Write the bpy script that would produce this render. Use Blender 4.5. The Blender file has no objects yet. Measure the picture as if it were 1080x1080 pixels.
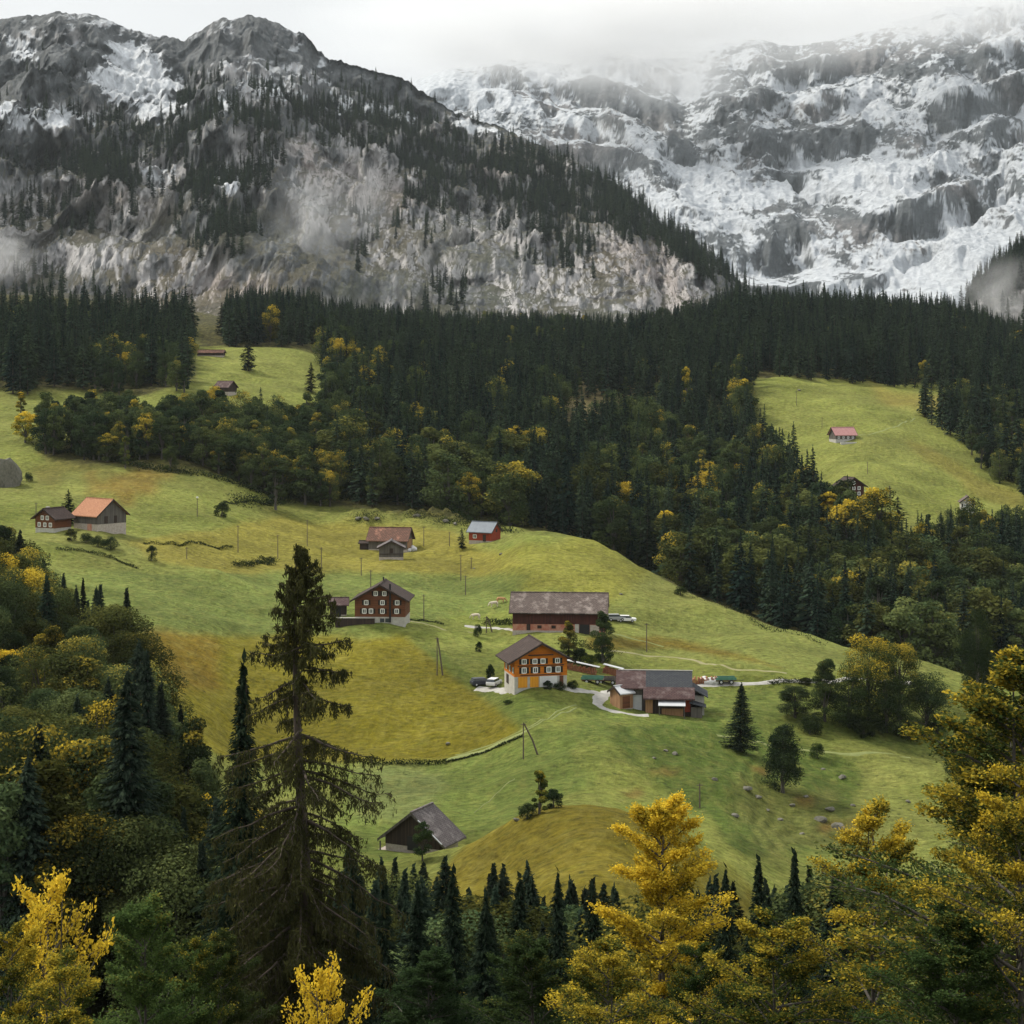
import bpy, math, random
import numpy as np
from mathutils import Matrix, Vector
R = math.radians
F = 1900.0          # focal length in photo pixels (1080 wide)
HY = 400.0          # photo row of the eye-level horizon
S = bpy.context.scene
# ------------------------------------------------------------ camera
cam = bpy.data.objects.new("camera", bpy.data.cameras.new("camera"))
S.collection.objects.link(cam)
cam.data.sensor_width = 36.0
cam.data.lens = F / 1080 * 36
cam.data.shift_y = -(540 - HY) / 1080
cam.data.clip_start = 0.5
cam.data.clip_end = 40000
cam.rotation_euler = (R(90), 0, 0)      # looks along +Y, eye at the origin
S.camera = cam
# ------------------------------------------------------------ light
SUN_EL, SUN_AZ = 46.0, -60.0            # elevation; azimuth from +Y, negative = left
S.view_settings.view_transform = 'Standard'
S.view_settings.look = 'None'
S.view_settings.exposure = 0.35
S.view_settings.gamma = 1.0
W = bpy.data.worlds.new("World"); S.world = W; W.use_nodes = True
wn = W.node_tree.nodes; wl = W.node_tree.links; wn.clear()
wo = wn.new('ShaderNodeOutputWorld'); bg = wn.new('ShaderNodeBackground')
sky = wn.new('ShaderNodeTexSky'); sky.sky_type = 'NISHITA'; sky.sun_disc = False
sky.sun_elevation = R(SUN_EL); sky.sun_rotation = R(SUN_AZ); sky.air_density = 1.0; sky.dust_density = 4.0
tc = wn.new('ShaderNodeTexCoord'); sep = wn.new('ShaderNodeSeparateXYZ')
wl.new(tc.outputs['Generated'], sep.inputs[0])
# overcast deck: brighter towards the zenith, soft cloud mottling
mp = wn.new('ShaderNodeMapping'); mp.inputs['Scale'].default_value = (1.0, 1.0, 3.5)
wl.new(tc.outputs['Generated'], mp.inputs['Vector'])
nz = wn.new('ShaderNodeTexNoise'); nz.inputs['Scale'].default_value = 2.6; nz.inputs['Detail'].default_value = 6; nz.inputs['Roughness'].default_value = 0.55
wl.new(mp.outputs[0], nz.inputs['Vector'])
zr = wn.new('ShaderNodeMapRange'); zr.inputs['From Min'].default_value = 0.0; zr.inputs['From Max'].default_value = 0.9
zr.inputs['To Min'].default_value = 6.0; zr.inputs['To Max'].default_value = 9.5
wl.new(sep.outputs['Z'], zr.inputs['Value'])
nr = wn.new('ShaderNodeMapRange'); nr.inputs['From Min'].default_value = 0.35; nr.inputs['From Max'].default_value = 0.7
nr.inputs['To Min'].default_value = 1.0; nr.inputs['To Max'].default_value = 1.14
wl.new(nz.outputs['Fac'], nr.inputs['Value'])
mul = wn.new('ShaderNodeMath'); mul.operation = 'MULTIPLY'
wl.new(zr.outputs[0], mul.inputs[0]); wl.new(nr.outputs[0], mul.inputs[1])
cc = wn.new('ShaderNodeVectorMath'); cc.operation = 'SCALE'; cc.inputs[0].default_value = (0.985, 1.0, 1.0)
wl.new(mul.outputs[0], cc.inputs['Scale'])
mx = wn.new('ShaderNodeMix'); mx.data_type = 'RGBA'; mx.inputs['Factor'].default_value = 0.94
wl.new(sky.outputs[0], mx.inputs[6]); wl.new(cc.outputs[0], mx.inputs[7])
wl.new(mx.outputs[2], bg.inputs['Color']); bg.inputs['Strength'].default_value = 0.1
wl.new(bg.outputs[0], wo.inputs['Surface'])
sd = bpy.data.lights.new("sun", 'SUN'); sd.energy = 3.3; sd.angle = R(10); sd.color = (1.0, 0.93, 0.82)
sun = bpy.data.objects.new("sun", sd); S.collection.objects.link(sun)
_d = Vector((math.sin(R(SUN_AZ)) * math.cos(R(SUN_EL)), math.cos(R(SUN_AZ)) * math.cos(R(SUN_EL)), math.sin(R(SUN_EL))))
sun.rotation_euler = _d.to_track_quat('Z', 'Y').to_euler()
try:
    S.cycles.max_bounces = 5; S.cycles.diffuse_bounces = 2; S.cycles.glossy_bounces = 2; S.cycles.transmission_bounces = 2
    S.cycles.volume_bounces = 2; S.cycles.transparent_max_bounces = 8
    S.cycles.volume_step_rate = 2.0; S.cycles.volume_max_steps = 96
except Exception: pass
# ------------------------------------------------------------ noise and interpolation
_rs = np.random.RandomState(7)
_perm = _rs.permutation(256); _perm = np.concatenate([_perm, _perm, _perm])
_g = _rs.uniform(0, 2 * np.pi, 256)
def pn(x, y, seed=0):
    x = np.asarray(x, float) + seed * 17.31; y = np.asarray(y, float) - seed * 9.77
    xi = np.floor(x).astype(int); yi = np.floor(y).astype(int)
    xf = x - xi; yf = y - yi
    u = xf**3 * (xf * (xf * 6 - 15) + 10); v = yf**3 * (yf * (yf * 6 - 15) + 10)
    def gr(a, b, dx, dy):
        h = _g[_perm[(_perm[a & 255] + b) & 255]]
        return np.cos(h) * dx + np.sin(h) * dy
    n00 = gr(xi, yi, xf, yf); n10 = gr(xi + 1, yi, xf - 1, yf)
    n01 = gr(xi, yi + 1, xf, yf - 1); n11 = gr(xi + 1, yi + 1, xf - 1, yf - 1)
    return ((n00 * (1 - u) + n10 * u) * (1 - v) + (n01 * (1 - u) + n11 * u) * v) * 1.5
def fbm(x, y, o=4, seed=0, g=0.5):
    a, s, t = 1.0, 0.0, 0.0
    for i in range(o):
        s = s + a * pn(x * 2**i, y * 2**i, seed + i * 3); t += a; a *= g
    return s / t
def ridged(x, y, o=5, seed=0, g=0.55):
    a, s, t = 1.0, 0.0, 0.0
    for i in range(o):
        s = s + a * (1 - np.abs(pn(x * 2**i, y * 2**i, seed + i * 5)) * 2); t += a; a *= g
    return s / t
def sstep(a, b, x):
    t = np.clip((x - a) / (b - a), 0, 1); return t * t * (3 - 2 * t)
def pchip(xk, yk, x):
    xk = np.asarray(xk, float); yk = np.asarray(yk, float)      # yk may be (n,) or (n,m)
    h = np.diff(xk); hh = h if yk.ndim == 1 else h[:, None]
    d = np.diff(yk, axis=0) / hh
    m = np.zeros_like(yk)
    w1 = 2 * h[1:] + h[:-1]; w2 = h[1:] + 2 * h[:-1]
    if yk.ndim > 1: w1 = w1[:, None]; w2 = w2[:, None]
    with np.errstate(divide='ignore', invalid='ignore'):
        hm = (w1 + w2) / (w1 / d[:-1] + w2 / d[1:])
    m[1:-1] = np.where(d[:-1] * d[1:] > 0, hm, 0); m[0] = d[0]; m[-1] = d[-1]
    x = np.clip(x, xk[0], xk[-1]); i = np.clip(np.searchsorted(xk, x) - 1, 0, len(h) - 1)
    t = (x - xk[i]) / h[i]; H = h[i]
    if yk.ndim > 1: t = t[:, None]; H = H[:, None]
    return ((2*t**3 - 3*t**2 + 1) * yk[i] + (t**3 - 2*t**2 + t) * H * m[i] + (-2*t**3 + 3*t**2) * yk[i+1] + (t**3 - t**2) * H * m[i+1])
def inpoly(x, y, P):
    r = np.zeros(np.shape(x), bool); n = len(P)
    for i in range(n):
        x1, y1 = P[i]; x2, y2 = P[(i + 1) % n]
        if y1 == y2: continue
        c = ((y1 > y) != (y2 > y)) & (x < (x2 - x1) * (y - y1) / (y2 - y1) + x1)
        r ^= c
    return r
# ------------------------------------------------------------ the valley: heights by bearing (photo column) and distance
NEAR = [(4, -3.2), (20, -12.5), (45, -24), (80, -36), (110, -43.5)]        # (distance, height)
COLS = {   # column: (distance, row at which the ground there is seen)
 0:   [(150,980),(200,860),(270,715),(350,630),(420,572),(450,560),(480,530),(540,495),(600,462),(660,430),(700,412),(950,350),(1200,330),(1500,310)],
 100: [(150,985),(200,870),(270,740),(330,665),(400,602),(440,562),(455,556),(500,520),(560,487),(590,468),(650,438),(700,415),(950,350),(1200,335),(1500,318)],
 200: [(150,1010),(200,905),(260,810),(300,745),(335,695),(365,655),(410,608),(460,568),(510,530),(550,498),(590,475),(640,443),(700,412),(770,390),(860,368),(1000,350),(1200,340),(1500,330)],
 300: [(150,1020),(200,945),(237,896),(262,858),(300,802),(335,728),(370,674),(400,643),(440,607),(480,580),(520,552),(550,530),(580,510),(640,468),(700,432),(760,402),(860,368),(1000,350),(1200,342),(1500,334)],
 400: [(150,1030),(200,950),(237,896),(262,858),(300,804),(335,732),(370,674),(385,657),(420,630),(460,602),(500,582),(540,550),(565,530),(600,510),(700,455),(800,415),(900,388),(1000,368),(1200,350),(1500,336)],
 500: [(150,1040),(190,965),(212,905),(225,903),(240,893),(262,856),(300,796),(330,740),(350,706),(385,668),(420,640),(450,612),(480,590),(505,572),(530,558),(560,548),(600,525),(700,470),(800,425),(900,392),(1000,368),(1200,350),(1500,338)],
 560: [(150,1040),(190,925),(213,866),(226,872),(245,866),(262,840),(300,778),(330,722),(350,704),(385,666),(420,628),(450,590),(472,563),(488,561),(530,560),(570,550),(610,522),(700,475),(800,430),(900,398),(1000,370),(1200,352),(1500,340)],
 630: [(150,1040),(190,905),(214,846),(226,856),(245,852),(262,826),(290,787),(320,750),(350,712),(385,669),(420,632),(450,596),(475,573),(495,578),(540,576),(580,552),(700,482),(800,437),(900,405),(1000,372),(1200,350),(1500,340)],
 700: [(150,1040),(190,930),(213,864),(226,874),(245,868),(262,840),(290,798),(320,758),(350,722),(370,700),(400,668),(430,635),(455,613),(480,620),(520,613),(560,592),(620,550),(700,502),(800,450),(900,405),(1000,368),(1150,343),(1500,340)],
 760: [(150,1060),(190,975),(208,922),(225,908),(245,876),(262,848),(290,806),(320,762),(345,724),(370,700),(400,672),(425,645),(442,637),(465,643),(520,622),(600,563),(700,507),(780,462),(830,415),(870,404),(1000,368),(1150,340),(1500,338)],
 830: [(150,1060),(190,1010),(225,945),(250,893),(270,860),(295,820),(320,776),(345,724),(370,696),(400,668),(414,660),(440,670),(500,643),(600,572),(680,512),(720,478),(780,440),(850,402),(900,394),(1000,375),(1150,342),(1500,338)],
 900: [(150,1060),(190,1015),(225,962),(250,912),(270,872),(295,828),(320,780),(345,728),(370,700),(392,683),(420,696),(480,662),(560,580),(620,518),(660,492),(720,463),(780,435),(850,408),(900,398),(1000,380),(1150,345),(1500,340)],
 1000:[(150,1060),(190,1020),(225,975),(260,900),(290,835),(320,792),(350,748),(370,718),(388,706),(410,722),(480,682),(540,600),(580,556),(620,535),(700,490),(780,445),(850,418),(900,405),(1000,382),(1150,348),(1500,345)],
 1080:[(150,1060),(190,1020),(225,975),(260,910),(290,850),(320,800),(350,760),(400,735),(480,690),(540,612),(580,568),(620,548),(700,505),(780,458),(850,425),(950,398),(1150,360),(1500,350)],
}
COLS[-700] = [(d, y - 60 * (d < 600)) for d, y in COLS[0]]
COLS[-250] = [(d, y - 25 * (d < 600)) for d, y in COLS[0]]
COLS[1400] = [(d, y) for d, y in COLS[1080]]
COLS[1900] = [(d, y) for d, y in COLS[1080]]
def axis_px():
    a = np.concatenate([np.arange(-700, -40, 22.0), np.arange(-40, 1120, 2.6), np.arange(1120, 1901, 22.0)]); return a
TPX = axis_px()
TLD = np.arange(math.log(4), math.log(1500), 0.0042); TD = np.exp(TLD)
_ck = sorted(COLS)
_Z = []
for c in _ck:
    pts = NEAR + [(d, -(y - HY) / F * d) for d, y in COLS[c]]
    _Z.append(pchip([p[0] for p in pts], [p[1] for p in pts], TD))
TZ = pchip(_ck, np.array(_Z), TPX).T            # [distance, column]
# soften creases a little along distance and bearing
def _blur(A, ax, n):
    for _ in range(n):
        B = np.roll(A, 1, ax); C = np.roll(A, -1, ax)
        if ax == 0: B[0] = A[0]; C[-1] = A[-1]
        else: B[:, 0] = A[:, 0]; C[:, -1] = A[:, -1]
        A = 0.25 * B + 0.5 * A + 0.25 * C
    return A
TZ = _blur(TZ, 0, 6); TZ = _blur(TZ, 1, 40)
TX = (TPX[None, :] - 540) / F * TD[:, None]; TY = np.repeat(TD[:, None], len(TPX), 1)
_far = sstep(60, 140, TY)
_n = 1.5 * fbm(TX / 55, TY / 40, 3, 1) + 1.05 * fbm(TX / 19, TY / 13, 4, 2) * _far + 2.6 * (ridged(TX / 75 + 3, TY / 48, 3, 14) - .55) * _far
# cattle terraces following the contour on the steeper meadow flanks
_dz = np.gradient(TZ, axis=0) / np.gradient(TY, axis=0)
_pyv = HY - F * TZ / TY; _pxv = np.repeat(TPX[None, :], len(TD), 0)
_tm = np.maximum(inpoly(_pxv, _pyv, [(640,768),(760,758),(900,800),(930,900),(760,890),(650,800)]) * 1.0 * (TY > 240) * (TY < 340),
                 inpoly(_pxv, _pyv, [(80,470),(340,500),(330,560),(150,600),(20,520)]) * 0.5 * (TY > 380))
_tm = _blur(_blur(_tm, 0, 8), 1, 8)
_tm = np.clip(_tm + .22 * sstep(.05, .4, fbm(TX / 40, TY / 40, 2, 77)) * _far, 0, 1)
_ph = (TZ + 1.3 * fbm(TX / 22, TY / 18, 3, 5)) / 1.0
_n = _n + _tm * 0.55 * (np.abs((_ph % 1) - 0.5) * 2 - 0.5) * (0.6 + 0.8 * pn(TX / 9, TY / 9, 8))
_n = _n + 0.26 * fbm(TX / 4.6, TY / 3.5, 3, 9) * _far * (TY < 700)
# mown swathe ripples
_n = _n + 0.07 * np.sin((TY + TX * 0.3 + 3 * pn(TX / 30, TY / 30, 4)) * 2 * np.pi / 3.3) * _far * (TY < 620)
for (bx, bd, br, bh) in [(470, 545, 7, 2.4), (440, 548, 8, 2.6), (387, 545, 8, 2.6)]:   # rocky hummocks below the wood
    _n = _n + bh * np.exp(-((TX - (bx - 540) / F * bd) ** 2 + ((TY - bd) * .8) ** 2) / br ** 2) * (1 + .5 * pn(TX / 2.5, TY / 2.5, 3))
TZ = TZ + _n * sstep(8, 40, TY)
def height(x, y):
    """ground height at a point (bilinear on the terrain grid)"""
    x = np.asarray(x, float); y = np.asarray(y, float)
    px = 540 + F * x / y
    i = np.interp(px, TPX, np.arange(len(TPX))); j = np.interp(np.log(y), TLD, np.arange(len(TLD)))
    i0 = np.clip(i.astype(int), 0, len(TPX) - 2); j0 = np.clip(j.astype(int), 0, len(TLD) - 2); a = i - i0; b = j - j0
    return (TZ[j0, i0] * (1-a) * (1-b) + TZ[j0, i0+1] * a * (1-b) + TZ[j0+1, i0] * (1-a) * b + TZ[j0+1, i0+1] * a * b)
def at(px, d):
    """point of the ground on the bearing of a photo column, d metres out"""
    x = (px - 540) / F * d; return Vector((x, d, float(height(x, d))))
def row(px, d):
    p = at(px, d); return HY - F * p.z / d
def hit(px, py, dmin=100, dmax=1450):
    """first ground point seen at a photo pixel"""
    ds = np.exp(np.arange(math.log(dmin), math.log(dmax), 0.002))
    x = (px - 540) / F * ds; z = height(x, ds); r = HY - F * z / ds
    k = np.argmax(r <= py) if (r <= py).any() else len(ds) - 1
    return Vector((x[k], ds[k], z[k]))
# ------------------------------------------------------------ helpers: meshes, materials
def link(o, parent=None):
    S.collection.objects.link(o)
    if parent is not None: o.parent = parent
    return o
def mesh_np(name, V, faces, mat=None, smooth=False, quads=True):
    me = bpy.data.meshes.new(name); V = np.asarray(V, np.float32); faces = np.asarray(faces, np.int32)
    k = faces.shape[1]
    me.vertices.add(len(V)); me.vertices.foreach_set('co', V.ravel())
    me.loops.add(faces.size); me.loops.foreach_set('vertex_index', faces.ravel())
    me.polygons.add(len(faces)); me.polygons.foreach_set('loop_start', np.arange(0, faces.size, k, dtype=np.int32))
    if smooth: me.polygons.foreach_set('use_smooth', np.ones(len(faces), bool))
    me.update(calc_edges=True); me.validate()
    if mat: me.materials.append(mat)
    return me
def vcol(me, name, C):
    a = me.color_attributes.new(name, 'FLOAT_COLOR', 'POINT')
    C = np.asarray(C, np.float32)
    if C.ndim == 1: C = np.stack([C, C, C], 1)
    a.data.foreach_set('color', np.concatenate([C, np.ones((len(C), 1), np.float32)], 1).ravel())
def gridfaces(nr, nc):
    i = np.arange(nr - 1)[:, None] * nc + np.arange(nc - 1)[None, :]
    i = i.ravel(); return np.stack([i, i + 1, i + nc + 1, i + nc], 1)
def tag(o, label=None, cat=None, group=None, kind=None):
    if label: o['label'] = label
    if cat: o['category'] = cat
    if group: o['group'] = group
    if kind: o['kind'] = kind
    return o
class NT:
    def __init__(s, name):
        s.m = bpy.data.materials.new(name); s.m.use_nodes = True; s.t = s.m.node_tree; s.n = s.t.nodes; s.l = s.t.links
        s.b = s.n['Principled BSDF']; s.out = s.n['Material Output']
        s.b.inputs['Roughness'].default_value = 0.85; s.b.inputs['Specular IOR Level'].default_value = 0.25
    def node(s, t, **k):
        n = s.n.new(t)
        for a, v in k.items(): setattr(n, a, v)
        return n
    def coord(s, kind='Object'): return s.node('ShaderNodeTexCoord').outputs[kind]
    def mapping(s, vec, scale=(1,1,1), rot=(0,0,0)):
        n = s.node('ShaderNodeMapping'); n.inputs['Scale'].default_value = scale; n.inputs['Rotation'].default_value = rot
        s.l.new(vec, n.inputs['Vector']); return n.outputs[0]
    def noise(s, vec, scale, detail=4, rough=.55):
        n = s.node('ShaderNodeTexNoise'); n.inputs['Scale'].default_value = scale; n.inputs['Detail'].default_value = detail; n.inputs['Roughness'].default_value = rough
        s.l.new(vec, n.inputs['Vector']); return n.outputs['Fac']
    def rng(s, v, a, b, c=0., d=1.):
        n = s.node('ShaderNodeMapRange'); 
        for i, x in zip(('From Min','From Max','To Min','To Max'), (a, b, c, d)): n.inputs[i].default_value = x
        s.l.new(v, n.inputs['Value']); return n.outputs[0]
    def mix(s, f, a, b, mode='MIX'):
        n = s.node('ShaderNodeMix', data_type='RGBA', blend_type=mode)
        for i, v in ((0, f), (6, a), (7, b)):
            if hasattr(v, 'is_linked'): s.l.new(v, n.inputs[i])
            else: n.inputs[i].default_value = v if i == 0 else (*v, 1)
        return n.outputs[2]
    def attr(s, name):
        return s.node('ShaderNodeAttribute', attribute_name=name).outputs['Color']
    def color(s, c):
        if hasattr(c, 'is_linked'): s.l.new(c, s.b.inputs['Base Color'])
        else: s.b.inputs['Base Color'].default_value = (*c, 1)
    def bump(s, h, strength=.5, dist=.1):
        n = s.node('ShaderNodeBump'); n.inputs['Strength'].default_value = strength; n.inputs['Distance'].default_value = dist
        s.l.new(h, n.inputs['Height']); s.l.new(n.outputs[0], s.b.inputs['Normal'])
def mathn(t, op, a, b):
    n = t.node('ShaderNodeMath', operation=op)
    for i, v in enumerate((a, b)):
        if hasattr(v, 'is_linked'): t.l.new(v, n.inputs[i])
        else: n.inputs[i].default_value = v
    return n.outputs[0]
# ------------------------------------------------------------ the valley ground
def paint(C, px, py, d, P, col, dr=None, soft=6, amt=1.0, wob=0.0, sc=40.):
    wx = px + wob * pn(px / sc, py / sc, 3); wy = py + wob * 0.6 * pn(px / sc, py / sc, 6)
    m = inpoly(wx, wy, P) * 1.0
    if dr: m = m * (d > dr[0]) * (d < dr[1])
    m = _blur(_blur(m, 1, soft), 0, max(1, soft // 2)) * amt
    return C * (1 - m[..., None]) + np.array(col) * m[..., None]
def build_ground():
    px = np.repeat(TPX[None, :], len(TD), 0); py = HY - F * TZ / TY; d = TY
    green = np.array([.170, .200, .045]); pale = np.array([.235, .240, .075]); olive = np.array([.205, .172, .018]); brown = np.array([.22, .12, .03])
    shade_green = np.array([.085, .125, .028]); ochre = np.array([.27, .22, .045]); forest = np.array([.05, .045, .02])
    v = fbm(TX / 60, TY / 45, 4, 12); w = fbm(TX / 14, TY / 9, 4, 13)
    C = green + (pale - green) * np.clip(.45 + .9 * v + .35 * w, 0, 1)[..., None]
    C = paint(C, px, py, d, [(-200,570),(1300,570),(1300,300),(-200,300)], [.215,.225,.062], (500, 1500), 6, .5)
    # pale fields and bands
    C = paint(C, px, py, d, [(130,575),(300,545),(480,560),(540,590),(560,606),(440,606),(180,600)], ochre, (420,540), 5, .75, 10)
    C = paint(C, px, py, d, [(520,585),(620,560),(700,600),(640,640),(540,620)], [.26,.245,.05], (400,500), 8, .8, 14)
    C = paint(C, px, py, d, [(-100,600),(560,606),(540,640),(380,668),(170,668),(-100,640)], [.165,.205,.06], (340,470), 5, .8, 6)
    C = paint(C, px, py, d, [(640,640),(800,650),(950,690),(960,712),(830,716),(700,690)], [.215,.235,.07], (360,460), 6, .8, 6)
    # the olive hay slope
    C = paint(C, px, py, d, [(150,668),(260,672),(330,668),(380,674),(430,672),(452,690),(480,716),(520,742),(548,768),(520,790),(470,801),(370,804),(150,800)], olive, (280,385), 3, .97, 4)
    C = paint(C, px, py, d, [(150,660),(230,672),(235,720),(160,740)], [.25,.14,.025], (280,390), 6, .55, 10)
    C = paint(C, px, py, d, [(430,672),(452,690),(480,716),(520,742),(548,768),(600,745),(560,728),(500,715),(470,690)], shade_green * 1.15, (300,385), 3, .6, 4)  # shading where the hay slope turns away, painted into the grass
    # meadow between the hay slope and the barn
    C = paint(C, px, py, d, [(360,806),(480,804),(560,772),(640,760),(660,800),(600,840),(500,880),(430,900),(360,940)], [.15,.195,.05], (225,320), 6, .85, 10)
    C = paint(C, px, py, d, [(380,800),(470,815),(450,880),(370,860)], [.24,.25,.13], (235,300), 8, .35, 18, 14)
    # mound
    C = paint(C, px, py, d, [(430,960),(480,900),(520,870),(575,845),(640,838),(705,855),(760,893),(800,945),(740,1090),(400,1090)], [.215,.165,.022], (170,224), 4, .9, 4)
    C = paint(C, px, py, d, [(640,850),(600,790),(660,780),(720,840),(800,915),(780,960),(740,900),(700,862)], [.22,.235,.06], (205,300), 5, .6, 5)
    # cattle slope: stony, its shade painted in as dark green
    C = paint(C, px, py, d, [(640,765),(770,760),(900,800),(900,900),(780,900),(660,800)], shade_green, (235,335), 8, .9, 14)
    C = paint(C, px, py, d, [(760,820),(880,830),(900,900),(800,900)], [.17,.16,.055], (235,310), 10, .55, 30, 22)
    for bx, by, bw in [(700,815,16),(880,872,16),(850,845,12),(803,812,10),(905,868,12),(670,838,10)]:
        C = paint(C, px, py, d, [(bx-bw,by-3),(bx+bw,by-4),(bx+bw*.7,by+4),(bx-bw*.8,by+4)], [.20,.09,.03], (235,320), 3, .6, 8, 9)
    C = paint(C, px, py, d, [(610,778),(610,724),(860,724),(1010,770),(1000,800),(850,770),(760,762),(640,762)], [.125,.165,.042], (290,350), 5, .7, 5)  # shaded ground below the farm track, painted as darker green
    C = paint(C, px, py, d, [(620,672),(700,672),(790,694),(830,705),(700,684),(620,684)], [.17,.115,.02], (340,440), 3, .85, 4)
    C = paint(C, px, py, d, [(650,730),(650,690),(860,716),(960,716),(1000,730),(860,728)], [.15,.17,.04], (340,380), 3, .5, 3)
    # brown dry patches on the upper left slope
    C = paint(C, px, py, d, [(90,520),(110,495),(170,488),(180,510),(140,530)], [.21,.13,.03], (480,580), 8, .8, 26, 20)
    C = paint(C, px, py, d, [(20,500),(60,475),(110,480),(100,505),(60,510)], [.15,.13,.035], (480,580), 8, .8, 26, 20)
    C = paint(C, px, py, d, [(270,532),(420,524),(450,530),(420,545),(350,548),(280,545)], [.12,.125,.035], (520,580), 4, .6, 10)
    C = paint(C, px, py, d, [(900,405),(1010,415),(1030,430),(960,440),(930,420)], [.26,.20,.055], (700,900), 8, .7, 20)
    C = paint(C, px, py, d, [(960,460),(1080,530),(1080,545),(980,490)], [.25,.20,.05], (560,800), 5, .6, 10)
    # woodland floor
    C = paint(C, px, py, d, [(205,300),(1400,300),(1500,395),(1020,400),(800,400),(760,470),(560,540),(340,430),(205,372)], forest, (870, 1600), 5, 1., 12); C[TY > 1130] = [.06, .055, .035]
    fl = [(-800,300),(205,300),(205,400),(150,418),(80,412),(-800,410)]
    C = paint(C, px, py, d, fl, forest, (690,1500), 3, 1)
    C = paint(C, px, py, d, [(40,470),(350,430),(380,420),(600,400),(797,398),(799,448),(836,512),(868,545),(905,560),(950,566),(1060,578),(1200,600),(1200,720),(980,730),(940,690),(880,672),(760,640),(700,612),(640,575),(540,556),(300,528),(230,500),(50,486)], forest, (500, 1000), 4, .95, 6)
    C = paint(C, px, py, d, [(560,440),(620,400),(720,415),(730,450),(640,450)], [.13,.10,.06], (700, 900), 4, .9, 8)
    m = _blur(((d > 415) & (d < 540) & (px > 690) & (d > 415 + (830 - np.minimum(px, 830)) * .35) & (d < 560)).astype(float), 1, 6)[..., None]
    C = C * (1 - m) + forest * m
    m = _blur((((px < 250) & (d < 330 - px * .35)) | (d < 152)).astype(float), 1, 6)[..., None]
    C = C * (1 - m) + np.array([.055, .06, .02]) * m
    nr, nc = TX.shape
    t = NT('meadow')
    base = t.attr('cover'); oc = t.coord('Object')
    g1 = t.noise(t.mapping(oc, (1, .45, 1)), .55, 5, .62); g2 = t.noise(oc, 4.2, 4, .7); g3 = t.noise(t.mapping(oc, (.25, 1, 1)), .9, 3)
    def grey(v, lo, hi): return t.mix(v, (lo, lo, lo), (hi, hi, hi))
    gg = t.noise(t.mapping(oc, (.55, 1, 1)), 1.1, 9, .78); gl = t.noise(oc, .045, 5, .6)
    f = mathn(t, 'MULTIPLY', t.rng(g1, .45, .75), .35)
    c = t.mix(f, base, (.30, .27, .075)); f2 = mathn(t, 'MULTIPLY', t.rng(g3, .5, .75), .35)
    c = t.mix(f2, c, (.075, .105, .018))
    c = t.mix(1.0, c, grey(t.rng(gg, .30, .70), .38, 1.62), 'MULTIPLY')
    c = t.mix(1.0, c, grey(t.rng(gl, .35, .65), .76, 1.22), 'MULTIPLY')
    # tufts and docks: small dark specks
    vo = t.node('ShaderNodeTexVoronoi'); t.l.new(t.mapping(oc, (.5, .5, .5)), vo.inputs['Vector']); vo.inputs['Scale'].default_value = .9
    sp_ = mathn(t, 'MULTIPLY', t.rng(vo.outputs['Distance'], .10, .18, 1, 0), t.rng(t.noise(oc, .06, 3), .48, .6))
    c = t.mix(mathn(t, 'MULTIPLY', sp_, .65), c, (.05, .06, .02))
    t.color(c); t.b.inputs['Roughness'].default_value = .95; t.b.inputs['Specular IOR Level'].default_value = .08
    t.bump(mathn(t, 'ADD', gg, mathn(t, 'MULTIPLY', g1, 1.5)), 1.0, .8)
    V = np.stack([TX, TY, TZ], -1).reshape(-1, 3)
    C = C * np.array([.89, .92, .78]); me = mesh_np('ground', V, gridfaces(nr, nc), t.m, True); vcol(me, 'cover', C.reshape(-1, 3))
    tag(link(bpy.data.objects.new('ground', me)), kind='structure')
    # plain sheet far below everything, out to the horizon
    q = NT('far_ground'); q.color(q.mix(q.noise(q.coord(), .002), (.05, .07, .03), (.09, .11, .05)))
    me = mesh_np('terrain', [(-6450,-55,-140),(6450,-55,-140),(6450,7380,-140),(-6450,7380,-140)], [(0,1,2,3)], q.m)
    tag(link(bpy.data.objects.new('terrain', me)), kind='structure')
build_ground()
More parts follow.
